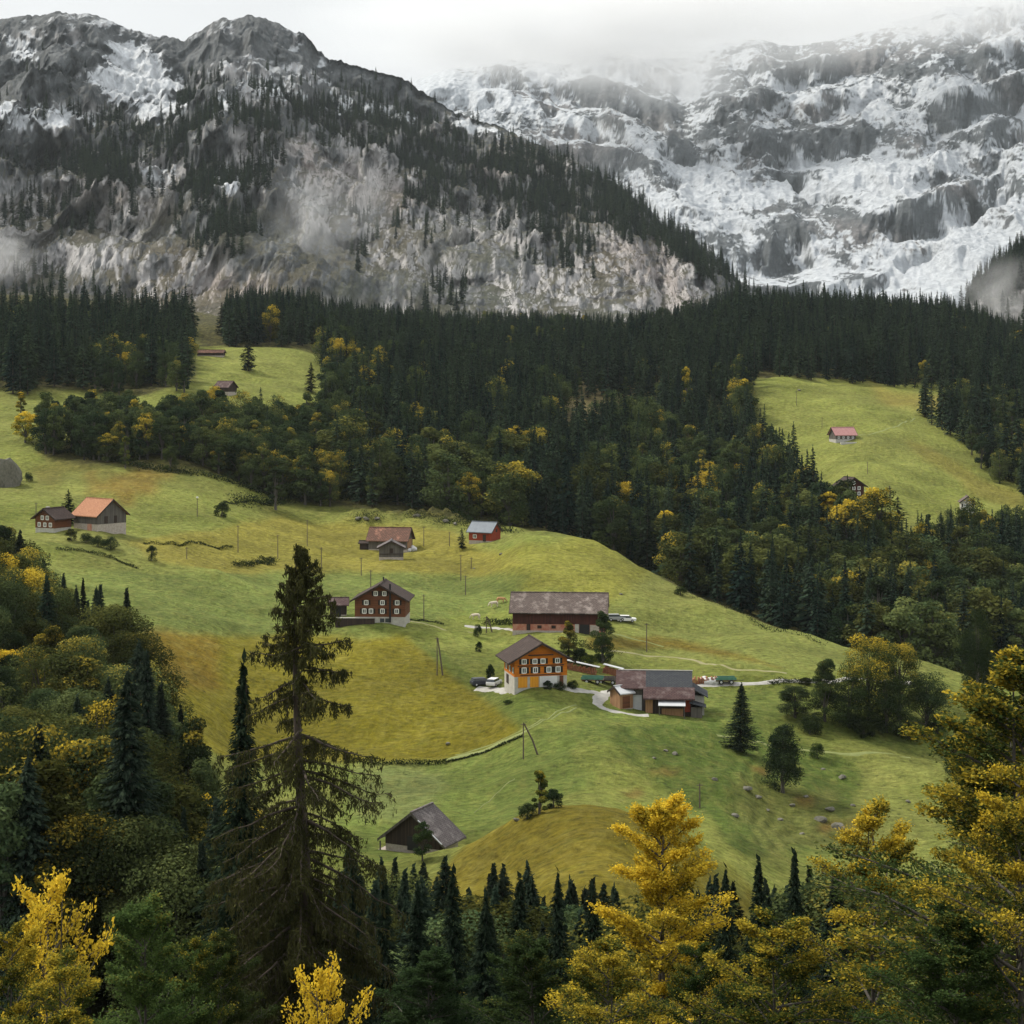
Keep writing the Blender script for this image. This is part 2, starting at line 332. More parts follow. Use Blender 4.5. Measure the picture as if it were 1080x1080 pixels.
# ------------------------------------------------------------ the cliff mountain
RIDGE = [(-900,60),(-300,40),(-60,22),(0,20),(40,16),(62,13),(90,15),(130,27),(165,37),(195,42),(225,24),(262,17),(290,24),(320,36),(348,62),(390,74),(430,85),(452,100),(480,118),(510,130),(545,140),(565,152),(600,166),(640,190),(680,216),(700,238),(730,262),(760,280),(785,298),(810,322),(850,352),(960,372),(995,358),(1015,328),(1035,300),(1060,280),(1085,266),(1150,235),(1300,180),(1900,150)]
def cliff_arrays():
    pa = np.concatenate([np.arange(-900, -30, 14.0), np.arange(-30, 1110, 1.25), np.arange(1110, 1901, 18.0)])
    nt = 430; t = np.linspace(0, 1, nt)
    ry = np.interp(pa, [r[0] for r in RIDGE], [r[1] for r in RIDGE])
    ry = ry + 5 * fbm(pa / 26, pa * 0 + 3, 4, 21) + 2.0 * fbm(pa / 7, pa * 0, 3, 22)
    dr = 2480 - 330 * sstep(430, 800, pa) - 500 * sstep(950, 1060, pa)
    zr = (HY - ry) / F * dr
    d0 = 1380.0; z0 = 35.0
    P, T = np.meshgrid(pa, t)
    ZR = np.repeat(zr[None], nt, 0); DR = np.repeat(dr[None], nt, 0)
    # ledges and walls
    q = T + .035 * fbm(P / 120, T * 2, 4, 23)
    prof = .30 * T + .70 * sstep(0.02, 1.0, T)
    X0 = (P - 540) / F * (d0 + (DR - d0) * T)
    steps = 7.0; u = (q + .02 * pn(P / 60, T * 4, 24) + (P - 400) * .00018) * steps
    fr = u - np.floor(u)
    ledge = np.floor(u) + sstep(.35, .95, fr)
    hz = .45 * T + .55 * np.clip(ledge / steps - (P - 400) * .00018, 0, 1.1)
    hz = hz + .05 * (1 - np.abs(T * 2 - 1))
    hz = np.where(T > .9, hz + (T - hz) * sstep(.9, 1, T), hz); hz = hz * sstep(0, .03, T) 
    Z = z0 + (ZR - z0) * hz; D = d0 + (DR - d0) * (T ** .8)
    D = np.where(T < 1, D, DR)
    X = (P - 540) / F * D
    # gullies, buttresses and rough rock, pushed in and out of the face
    amp = np.sin(np.pi * np.clip(T, 0, 1)) ** .5
    big = ridged(X / 330 + Z / 900, Z / 650, 4, 31)
    mid = ridged(X / 95 + .4 * pn(X / 60, Z / 60, 2), Z / 210, 4, 32)
    fin = ridged(X / 26, Z / 48, 4, 33)
    out = (big - .45) * 210 + (mid - .4) * 85 + (fin - .4) * 24
    keep = D.copy(); D = D - out * amp; X = X * D / keep
    Z = Z + amp * (9 * fbm(X / 30, D / 30, 4, 34) + 16 * (ridged(X / 120, D / 120, 3, 35) - .5))
    Z = Z + 3.5 * (ridged(X / 17, D / 17 + Z / 40, 3, 36) - .5) * (T > .02)
    # back of the mountain
    for k, (dd, dz) in enumerate([(60, -25), (200, -140), (600, -420)]):
        X = np.vstack([X, X[nt-1] * (1 + dd / 2400)]); D = np.vstack([D, D[nt-1] + dd]); Z = np.vstack([Z, Z[nt-1] + dz])
    P = np.vstack([P] + [P[-1]] * 3); T = np.vstack([T] + [T[-1]] * 3)
    return X, D, Z, P, T
def normals(X, Y, Z):
    a = np.stack([np.gradient(X, axis=1), np.gradient(Y, axis=1), np.gradient(Z, axis=1)], -1)
    b = np.stack([np.gradient(X, axis=0), np.gradient(Y, axis=0), np.gradient(Z, axis=0)], -1)
    n = np.cross(a, b); return n / (np.linalg.norm(n, axis=-1, keepdims=True) + 1e-9)
CX, CY, CZ, CP, CT = cliff_arrays(); CN = normals(CX, CY, CZ)
def blob(px, py, cx, cy, rx, ry, rot=0):
    c, s = math.cos(R(rot)), math.sin(R(rot)); dx = px - cx; dy = py - cy
    return np.exp(-(((dx * c + dy * s) / rx) ** 2 + ((-dx * s + dy * c) / ry) ** 2))
def build_cliff():
    py = HY - F * CZ / CY; px = 540 + F * CX / CY; nz = CN[..., 2]
    n1 = fbm(CX / 140, CZ / 70, 5, 41); n2 = fbm(CX / 24, CZ / 40, 5, 42, .65); n3 = fbm(CX / 9, CZ / 14, 4, 43, .7); n4 = fbm(CX / 13, CZ / 110, 4, 44, .6)
    rock = np.array([.135, .145, .15]); pale = np.array([.50, .49, .49]); pink = np.array([.30, .215, .18]); dark = np.array([.042, .050, .055])
    grass = np.array([.085, .08, .048]); snow = np.array([.62, .65, .68])
    C = rock + (dark - rock) * np.clip(.42 + 2.0 * n2 + .8 * n1 + 1.4 * n4 + 1.0 * n3, 0, 1)[..., None]
    # pale limestone walls
    pw = sum(blob(px, py, *b) for b in [(70,262,70,26,0),(100,205,60,26,10),(220,300,60,30,0),(390,170,40,34,20),(400,218,50,30,25),(330,180,40,40,0),(480,290,90,30,5),(560,320,70,34,0),(660,320,80,32,0),(720,290,40,26,35),(170,185,26,24,0),(640,275,60,20,30),(560,178,44,16,22),(265,185,26,20,0),(30,240,60,30,0),(370,330,60,18,0),(500,240,60,24,10)])
    m = np.clip(pw * 1.5 - .25 + 1.2 * n1 + .9 * n2 + 1.1 * n4, 0, 1) * sstep(.95, .5, nz) * sstep(-.45, .25, n2 + .6 * n3 + n4)
    C = C + (pale - C) * (np.clip(m * 1.9, 0, .95))[..., None]
    streak = sstep(.12, .38, n4 + .5 * n3 + .25 * n1) * sstep(100, 170, py) * .32; C = C + (pale - C) * streak[..., None]
    crack = sstep(.10, .34, -n4 - .6 * n3) * .6; C = C * (1 - .62 * crack[..., None])
    pk = np.clip(sum(blob(px, py, *b) for b in [(520,170,70,22,20),(695,285,60,28,35),(330,170,40,40,0),(420,215,40,26,20),(120,200,50,24,0),(240,300,60,20,0)]), 0, 1) * np.clip(m + .3, 0, 1)
    C = C + (pink - C) * (.5 * pk * sstep(-.3, .4, n1 + n2))[..., None]
    # dry alpine turf on the ledges and lower aprons
    g = sstep(.66, .85, nz + .25 * n2 + .2 * n1) * sstep(60, 140, py) * .8
    g = np.maximum(g, np.clip(sum(blob(px, py, *b) for b in [(420,320,60,26,10),(330,330,60,20,0),(150,230,60,30,0),(520,345,60,14,0),(260,250,60,50,0),(60,310,60,20,0),(460,260,50,24,0)]), 0, 1) * sstep(-.3, .3, n2) * .8)
    C = C + (grass + np.array([.03,.0,-.01]) * n1[..., None] - C) * g[..., None]
    # snow patches high on the left flank
    sp = sum(blob(px, py, *b) for b in [(150,85,40,26,35),(140,60,30,14,30),(170,105,34,20,30),(18,48,24,12,30),(120,88,30,14,20),(235,105,18,14,0),(290,95,16,10,0),(350,108,40,10,12),(165,185,20,16,0),(60,125,40,14,0),(10,125,26,16,0),(340,62,14,10,0),(245,190,18,16,30),(410,120,30,8,15),(500,135,30,8,15)])
    s = sstep(.45, .62, sp * .70 + .45 * (nz - .3) + .75 * n2 + .45 * n3 + .3 * n4) * sstep(.12, .3, sp)
    s = np.maximum(s, sstep(.50, .8, nz + .25 * n3) * sstep(230, 60, py) * sstep(.12, .32, n1 + .6 * n2 + .3 * n3) * .75)
    C = C + (snow - C) * s[..., None]
    t = NT('cliff_rock'); base = t.attr('cover'); oc = t.coord('Object')
    a = t.noise(t.mapping(oc, (1, 1, .55)), .09, 6, .7); b = t.noise(oc, .03, 5)
    c = t.mix(t.rng(a, .3, .7, 0, 1), (.62, .62, .62), (1.35, 1.35, 1.35)); c = t.mix(1.0, base, c, 'MULTIPLY')
    t.color(c); t.b.inputs['Roughness'].default_value = .95; t.bump(a, 1.0, 9.0)
    me = mesh_np('mountain', np.stack([CX, CY, CZ], -1).reshape(-1, 3), gridfaces(*CX.shape), t.m, False); vcol(me, 'cover', C.reshape(-1, 3))
    tag(link(bpy.data.objects.new('mountain', me)), kind='structure')
build_cliff()
# ------------------------------------------------------------ the snow mountain behind
RIDGE2 = [(-900,140),(0,150),(300,140),(400,112),(440,84),(480,74),(540,62),(600,66),(640,56),(680,60),(720,62),(760,44),(800,42),(850,48),(900,38),(950,22),(1000,8),(1040,2),(1080,-6),(1200,-30),(1900,-60)]
def build_snow():
    pa = np.concatenate([np.arange(-900, 340, 30.0), np.arange(340, 1110, 1.1), np.arange(1110, 1901, 24.0)])
    nt = 460; t = np.linspace(0, 1, nt)
    ry = np.interp(pa, [r[0] for r in RIDGE2], [r[1] for r in RIDGE2]) + 6 * fbm(pa / 40, pa * 0 + 9, 4, 51)
    d0, d1 = 3000., 5600.; z0 = 60.
    P, T = np.meshgrid(pa, t); ZR = (HY - ry)[None] / F * d1
    # tilted strata: bands fall to the right in the left half, to the left in the right half
    tilt = np.interp(P, [300, 450, 760, 900, 1100], [-.18, 0, .34, .32, .24])
    u = (T + tilt + .20 * fbm(P / 150, T * 2.2, 5, 52, .6) + .03 * fbm(P / 22, T * 9, 3, 56)) * 6.5; mixs = .12 + .88 * sstep(-.12, .18, fbm(P / 105 + 4, T * 4.5, 4, 69)); fr = u - np.floor(u); S_ = u / 6.5
    st = (np.floor(u) + sstep(.52, .86, fr)) / 6.5 - tilt
    hz = T + .58 * mixs * (np.clip(st, -.2, 1.2) - T)
    hz = hz * (1 - sstep(.92, 1, T)) + T * sstep(.92, 1, T); hz = hz * sstep(0, .05, T)
    # snow apron and small foreground knolls at the foot
    Z = z0 + (ZR - z0) * hz; D = d0 + (d1 - d0) * T ** .85; X = (P - 540) / F * D
    amp = np.sin(np.pi * T) ** .6
    big = ridged(X / 620 + .3 + Z / 2400, Z / 1500, 4, 53); mid = ridged(X / 170 - Z / 420, Z / 700 + X / 1400, 5, 54, .62); fin = ridged(X / 42, Z / 34, 4, 55, .65)
    wall = .35 + .65 * sstep(.0, .5, fbm(X / 420, Z / 260, 3, 57) + .25)
    k = D.copy(); D = D - amp * ((big - .45) * 330 + ((mid - .4) * 80 * wall + (fin - .4) * 20 * wall) * (.2 + .8 * sstep(.05, .3, T))); X = X * D / k
    Z = Z + amp * (20 * (ridged(X / 320 + S_ * 3, S_ * 7, 3, 68) - .5) + 8 * (ridged(X / 90 + S_ * 9, S_ * 30, 4, 59) - .5) + 5 * fbm(X / 18, D / 18, 3, 60)) * (.25 + .75 * sstep(.05, .25, T))
    bandm = sstep(.46, .56, fr) * sstep(.98, .84, fr) * mixs ** 2 * sstep(-.22, .12, fbm(P / 60, T * 7, 4, 66))
    bandm = np.vstack([bandm, bandm[-1:], bandm[-1:]])
    nst = fbm(P / 46, S_ * 24, 5, 67, .68); nst = np.vstack([nst, nst[-1:], nst[-1:]])
    for dd, dz in [(150, -60), (900, -500)]:
        X = np.vstack([X, X[nt-1] * (1 + dd / 5600)]); D = np.vstack([D, D[nt-1] + dd]); Z = np.vstack([Z, Z[nt-1] + dz])
    N = normals(X, D, Z); nz = N[..., 2]; py = HY - F * Z / D; px = 540 + F * X / D
    n1 = fbm(X / 300, Z / 150, 4, 61); n2 = fbm(X / 60, Z / 40, 5, 62, .65); n3 = fbm(X / 20, Z / 12, 4, 63, .7)
    # rock shows where the face is steep, and in the dark crags of the photograph
    cr = sum(blob(px, py, *b) for b in [(660,100,40,20,25),(720,120,50,18,25),(780,100,50,20,15),(830,60,90,22,5),(900,60,60,24,0),(960,60,50,24,0),(960,150,36,16,0),(1000,200,46,22,0),(870,140,36,16,20),(790,140,40,14,0),(880,265,60,26,25),(820,290,40,20,30),(760,260,60,26,30),(730,155,70,16,20),(700,180,60,16,30),(560,130,50,20,15),(590,110,40,16,20),(900,230,50,16,20),(840,230,36,18,0),(1040,120,40,20,0),(820,190,60,14,0),(930,300,30,14,0),(1010,60,60,24,10),(640,170,50,16,20),(1060,240,30,16,0)])
    op = sum(blob(px, py, *b) for b in [(500,100,60,16,20),(640,140,90,12,20),(740,190,70,12,8),(960,300,110,26,-12),(1040,270,60,40,-20),(900,180,80,10,0),(1000,95,60,10,0),(720,225,50,12,0),(860,200,90,10,0),(760,275,50,10,20)])
    steep = 1 - nz
    r = sstep(.42, .55, steep * .34 + .34 * bandm + .36 * np.clip(cr, 0, 1.3) - .34 * op + 1.05 * nst + .30 * n2 + .50 * n3 + .13)
    snow = np.array([.60, .635, .67]); rock = np.array([.048, .060, .066]); rock2 = np.array([.15, .14, .135])
    RC = rock + (rock2 - rock) * sstep(-.1, .5, n1 + .5 * n3)[..., None]
    C = snow + (RC - snow) * (r * (.93 - .12 * sstep(0, .4, n3)))[..., None]
    t = NT('snow_and_rock'); base = t.attr('cover'); oc = t.coord('Object')
    a = t.noise(t.mapping(oc, (1, 1, 1.6)), .05, 7, .7)
    c = t.mix(t.rng(a, .35, .62, 0, 1), (.72, .73, .75), (1.08, 1.08, 1.08)); c = t.mix(1.0, base, c, 'MULTIPLY')
    t.color(c); t.b.inputs['Roughness'].default_value = .8; t.bump(a, 1.0, 16.0)
    me = mesh_np('snow_mountain', np.stack([X, D, Z], -1).reshape(-1, 3), gridfaces(*X.shape), t.m, False); vcol(me, 'cover', C.reshape(-1, 3))
    tag(link(bpy.data.objects.new('snow_mountain', me)), kind='structure')
build_snow()
# ------------------------------------------------------------ tree building
rng = np.random.RandomState(11)
def unit(v): return v / (np.linalg.norm(v, axis=-1, keepdims=True) + 1e-9)
def rhombs(c, a, b):
    """kite shaped leaves: centre c, half length vector a, half width vector b"""
    n = len(c); V = np.empty((n, 4, 3)); V[:, 0] = c - a; V[:, 1] = c + b - a * .1; V[:, 2] = c + a; V[:, 3] = c - b - a * .1
    return V.reshape(-1, 3), np.arange(n * 4).reshape(n, 4)
def tubes(segs, k=5):
    """segs: list of (points, radii); one mesh of tapered tubes"""
    V, Fc, o = [], [], 0
    ang = np.arange(k) * 2 * np.pi / k
    for P, r in segs:
        P = np.asarray(P, float); r = np.asarray(r, float); n = len(P)
        T = unit(np.gradient(P, axis=0)); up = np.where(np.abs(T[:, 2:3]) > .9, [[1., 0, 0]], [[0, 0, 1.]])
        A = unit(np.cross(T, up)); B = np.cross(T, A)
        ring = P[:, None] + r[:, None, None] * (A[:, None] * np.cos(ang)[None, :, None] + B[:, None] * np.sin(ang)[None, :, None])
        V.append(ring.reshape(-1, 3))
        i = np.arange(n - 1)[:, None] * k + np.arange(k)[None]; j = np.arange(n - 1)[:, None] * k + (np.arange(k)[None] + 1) % k
        Fc.append(np.stack([i, j, j + k, i + k], -1).reshape(-1, 4) + o); o += n * k
    return np.concatenate(V), np.concatenate(Fc)
def leaf_material(name, lo, hi, autumn, transl=.25, use_obj=True, rnd=False):
    t = NT(name); t.n.remove(t.b)
    col = t.attr('tint'); sp = t.node('ShaderNodeSeparateColor'); t.l.new(col, sp.inputs[0])
    oi = t.node('ShaderNodeObjectInfo')
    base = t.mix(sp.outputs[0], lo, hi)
    if use_obj:
        base = t.mix(1.0, base, oi.outputs['Color'], 'MULTIPLY')
        f = t.rng(mathn(t, 'ADD', sp.outputs[1], mathn(t, 'MULTIPLY', oi.outputs['Alpha'], 1.2)), 1.08, 1.62)
        c = t.mix(f, base, autumn)
    elif rnd:
        r = oi.outputs['Random']
        base = t.mix(1.0, base, t.mix(t.rng(r, 0, 1), (.55, .68, .72), (1.95, 1.75, 1.25)), 'MULTIPLY')
        a = t.rng(r, .5, 1.0, 0, 1)
        f = t.rng(mathn(t, 'ADD', sp.outputs[1], mathn(t, 'MULTIPLY', t.rng(r, .6, 1.0, 0, 1), .62)), 1.08, 1.6)
        c = t.mix(f, base, autumn) if autumn else base
    d = t.node('ShaderNodeBsdfDiffuse'); tr = t.node('ShaderNodeBsdfTranslucent'); m = t.node('ShaderNodeMixShader')
    m.inputs[0].default_value = transl
    t.l.new(c, d.inputs[0]); t.l.new(c, tr.inputs[0]); t.l.new(d.outputs[0], m.inputs[1]); t.l.new(tr.outputs[0], m.inputs[2])
    t.l.new(m.outputs[0], t.out.inputs['Surface']); return t.m
def bark_material(name, a, b, sc=3.):
    t = NT(name); n = t.noise(t.mapping(t.coord(), (1, 1, .25)), sc, 4); t.color(t.mix(t.rng(n, .3, .7), a, b)); t.bump(n, .6, .05); return t.m
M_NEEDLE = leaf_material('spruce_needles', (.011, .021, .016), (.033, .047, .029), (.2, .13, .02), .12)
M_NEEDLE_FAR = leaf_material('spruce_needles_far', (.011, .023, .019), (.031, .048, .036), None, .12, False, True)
M_LEAF = leaf_material('broadleaf_leaves', (.022, .038, .019), (.078, .102, .040), (.70, .50, .045), .28)
M_LEAF_FAR = leaf_material('broadleaf_leaves_far', (.022, .038, .021), (.078, .102, .044), (.50, .36, .04), .28, False, True)
M_HERO = leaf_material('mossy_needles', (.026, .030, .013), (.080, .080, .028), (.22, .12, .02), .2)
M_BARK = bark_material('spruce_bark', (.035, .027, .02), (.09, .07, .055)); M_BARK2 = bark_material('beech_bark', (.045, .04, .034), (.11, .10, .085))
def foliage_mesh(name, c, a, b, tint, mat):
    V, Fc = rhombs(c, a, b); me = mesh_np(name, V, Fc, mat); vcol(me, 'tint', np.repeat(np.clip(tint, 0, 1), 4, 0)); return me
def spruce_mesh(seed, H=24., Rr=3.6, nw=34, nb=8, nq=5, sparse=0., tip=.85, droop=.32, lmin=.16, wf=1.):
    r = np.random.RandomState(seed); w = np.arange(nw)
    zf = .05 + .95 * ((w + .5) / nw) ** .92
    z = np.repeat(zf, nb) * H; m = len(z)
    prof = (1 - z / H) ** tip * (1 - .45 * (1 - z / H) ** 7)
    az = r.uniform(0, 2 * np.pi, m); lump = 1 + .22 * np.sin(az * 2 + seed) * np.sin(z / H * 9 + seed)
    L = Rr * prof * r.uniform(.62, 1.15, m) * lump + .12; keep = r.rand(m) > sparse; z, az, L = z[keep] + r.uniform(-.3, .3, keep.sum()), az[keep], L[keep]; m = len(z)
    s = (np.arange(nq)[None] + r.uniform(0, 1, (m, nq))) / nq * .92 + .1
    d = np.stack([np.cos(az), np.sin(az)], 1); side = np.stack([-np.sin(az), np.cos(az)], 1)
    off = r.uniform(-.22, .22, (m, nq)) * L[:, None] * (1.15 - s)
    XY = d[:, None] * (L[:, None] * s)[..., None] + side[:, None] * off[..., None]
    zz = z[:, None] - droop * L[:, None] * (s ** 1.4) + .18 * L[:, None] * s ** 4 + r.uniform(-.12, .12, (m, nq)) * H / 24
    c = np.concatenate([XY, zz[..., None]], -1).reshape(-1, 3)
    hl = (L[:, None] * (.95 / nq) + lmin) * r.uniform(.8, 1.3, (m, nq))
    tw = r.uniform(-.7, .7, (m, nq)); ad = d[:, None] * np.cos(tw)[..., None] + side[:, None] * np.sin(tw)[..., None]
    a = np.concatenate([ad, (-.35 - .3 * r.rand(m, nq))[..., None]], -1).reshape(-1, 3); a = unit(a)
    sv = unit(np.cross(a, np.array([0, 0, 1.]) + r.normal(0, .45, a.shape)))
    hl = hl.reshape(-1, 1); b = sv * hl * r.uniform(.34, .6, hl.shape) * wf
    n = len(c)
    # leader
    k = 10; zt = H * r.uniform(.93, 1.03, k); c2 = np.stack([r.normal(0, .05, k), r.normal(0, .05, k), zt], 1); a2 = unit(np.stack([r.normal(0, .5, k), r.normal(0, .5, k), np.ones(k)], 1)) * H * .02; b2 = unit(np.cross(a2, r.normal(0, 1, (k, 3)))) * H * .008
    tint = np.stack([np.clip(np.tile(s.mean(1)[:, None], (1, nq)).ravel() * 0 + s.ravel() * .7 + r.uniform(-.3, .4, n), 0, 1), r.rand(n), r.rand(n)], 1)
    tint = np.vstack([tint, np.full((k, 3), .7)])
    return np.vstack([c, c2]), np.vstack([a * hl, a2]), np.vstack([b, b2]), tint
def trunk_segs(H, r0, seed, lean=.3, top=.97):
    r = np.random.RandomState(seed); z = np.linspace(-1.5, H * top, 8)
    return (np.stack([lean * np.sin(z / H * 2 + seed) * .5, lean * np.cos(z / H * 3 + seed) * .5 - lean * .5, z], 1) * [1, 1, 1], np.interp(z, [-1.5, 0, H * top], [r0 * 1.35, r0, r0 * .08]))
def broad_mesh(seed, H=16., Rr=5., n=3600, leaf=.34, lobes=26, low=.16, conic=0., clear=0.):
    r = np.random.RandomState(seed); base = H * low; ch = H - base
    u = r.rand(lobes); zc = base + ch * (.05 + .87 * u ** .85)
    f = (zc - base) / ch; prof = np.sqrt(np.clip(1 - (f * 2 - .86) ** 2 * .80, .05, 1)) * (1 - conic * f)
    az = np.arange(lobes) * 2.4 + r.uniform(-.5, .5, lobes); rad = Rr * prof * r.uniform(.35, .82, lobes)
    lc = np.stack([np.cos(az) * rad, np.sin(az) * rad, zc], 1); lc[0] = [0, 0, base + ch * .86]
    lr = Rr * r.uniform(.22, .40, lobes) * (.65 + .5 * prof)
    w = lr ** 2; w /= w.sum(); li = r.choice(lobes, n, p=w)
    dv = unit(r.normal(0, 1, (n, 3)) + [0, 0, .35]); rr = lr[li] * (r.rand(n) ** .16) * r.uniform(.82, 1.12, n)
    c = lc[li] + dv * rr[:, None] * [1, 1, .82]
    c[:, 2] = np.maximum(c[:, 2], base * .7)
    nrm = unit(dv + r.normal(0, .65, (n, 3)) + [0, 0, .4]); a = unit(np.cross(nrm, r.normal(0, 1, (n, 3)))); b = np.cross(nrm, a)
    hl = leaf * r.uniform(.6, 1.3, n)[:, None]
    lt = r.rand(lobes)
    g = np.clip(.55 * (c[:, 2] - base) / ch + .45 * lt[li] + .25 * (dv[:, 2]) * .5 + r.uniform(-.18, .18, n), 0, 1)
    tint = np.stack([np.clip(-.05 + .45 * r.rand(n) + .65 * lt[li], 0, 1), g, r.rand(n)], 1)
    segs = [trunk_segs(H * .8, H * .02 + .08, seed)]
    for i in range(min(lobes, 14)):
        z0 = base + (lc[i, 2] - base) * .35; segs.append((np.array([[0, 0, z0 * .9], (lc[i] * [.5, .5, 0] + [0, 0, z0 + (lc[i, 2] - z0) * .6]), lc[i]]), [H * .009, H * .006, H * .002]))
    return c, a * hl, b * hl * .62, tint, segs
def spray_tree(seed, H=14., Rr=4.2, nbr=70, ntw=16, nlf=42, leaf=.055, asc=.75, low=.05, gap=.0):
    """beech-like tree: rising limbs carrying flat sprays of small leaves"""
    r = np.random.RandomState(seed); segs = [trunk_segs(H, .19, seed, .5)]
    C, A, B, T = [], [], [], []
    for i in range(nbr):
        f = low + (1 - low) * (i + r.rand()) / nbr; z0 = H * f
        L = Rr * ((1 - f) ** .72 * (.45 + .55 * min(1, f / .25)) + .06) * r.uniform(.5, 1.42); az = i * 2.39996 + r.uniform(-.5, .5)
        if r.rand() < gap: continue
        d = np.array([math.cos(az), math.sin(az), 0]); up = asc * r.uniform(.6, 1.3) * (.45 + .75 * f)
        s = np.linspace(0, 1, 7)[:, None]
        P = np.array([0, 0, z0 - L * .15]) + d * L * s + np.array([0, 0, 1.]) * L * (up * s - .22 * s ** 2 * (1.4 - f)) + np.cumsum(r.normal(0, .018 * L, (7, 3)), 0)
        segs.append((P, np.linspace(.018 + L * .012, .006, 7)))
        k = ntw; st = np.sort(r.uniform(.18, 1.0, k)); idx = st * 6; j = np.minimum(idx.astype(int), 5); fr = (idx - j)[:, None]
        Pt = P[j] * (1 - fr) + P[j + 1] * fr; td = unit(P[j + 1] - P[j]); sd = np.cross(td, [0, 0, 1.]); sg = np.where(np.arange(k) % 2, 1, -1)[:, None]
        ang = r.uniform(.45, 1.25, k)[:, None]; dirs = unit(td * np.cos(ang) + sd * sg * np.sin(ang) + r.normal(0, .10, (k, 3)) + [0, 0, .06])
        tl = L * .40 * (1.25 - st) * r.uniform(.6, 1.3, k) + .22
        dirs[-1] = td[-1]
        for q in range(0, k, 2): segs.append((np.stack([Pt[q], Pt[q] + dirs[q] * tl[q] * .9]), [.009, .003]))
        m = nlf; sl = r.uniform(0, 1, (k, m)); lat = (r.uniform(-1, 1, (k, m))) * .34 * tl[:, None] * (1.1 - sl)
        pl = unit(np.cross(dirs, np.cross(dirs, [0, 0, 1.]) + 1e-6)); ls = unit(np.cross(dirs, pl))
        c = Pt[:, None] + dirs[:, None] * (tl[:, None] * sl)[..., None] + ls[:, None] * lat[..., None] + r.normal(0, .07, (k, m, 3)) + pl[:, None] * 0
        c = c - np.array([0, 0, 1.]) * (sl ** 2 * .12 * tl[:, None])[..., None]
        aa = unit(dirs[:, None] * .8 + ls[:, None] * np.sign(lat)[..., None] * .8 + r.normal(0, .35, (k, m, 3)))
        nn = unit(np.array([0, 0, 1.]) + r.normal(0, .55, (k, m, 3))); bb = unit(np.cross(aa, nn))
        sz = leaf * r.uniform(.6, 1.35, (k, m, 1)); C.append(c.reshape(-1, 3)); A.append((aa * sz).reshape(-1, 3)); B.append((bb * sz * .62).reshape(-1, 3))
        lt = r.rand(); g = np.clip(.42 * f + .28 * lt + .30 * st[:, None] * np.ones((1, m)) + r.uniform(-.2, .2, (k, m)), 0, 1)
        T.append(np.stack([np.clip(.2 + .6 * r.rand(k, m) + .25 * lt - .1, 0, 1), g, r.rand(k, m)], -1).reshape(-1, 3))
    return np.concatenate(C), np.concatenate(A), np.concatenate(B), np.concatenate(T), segs
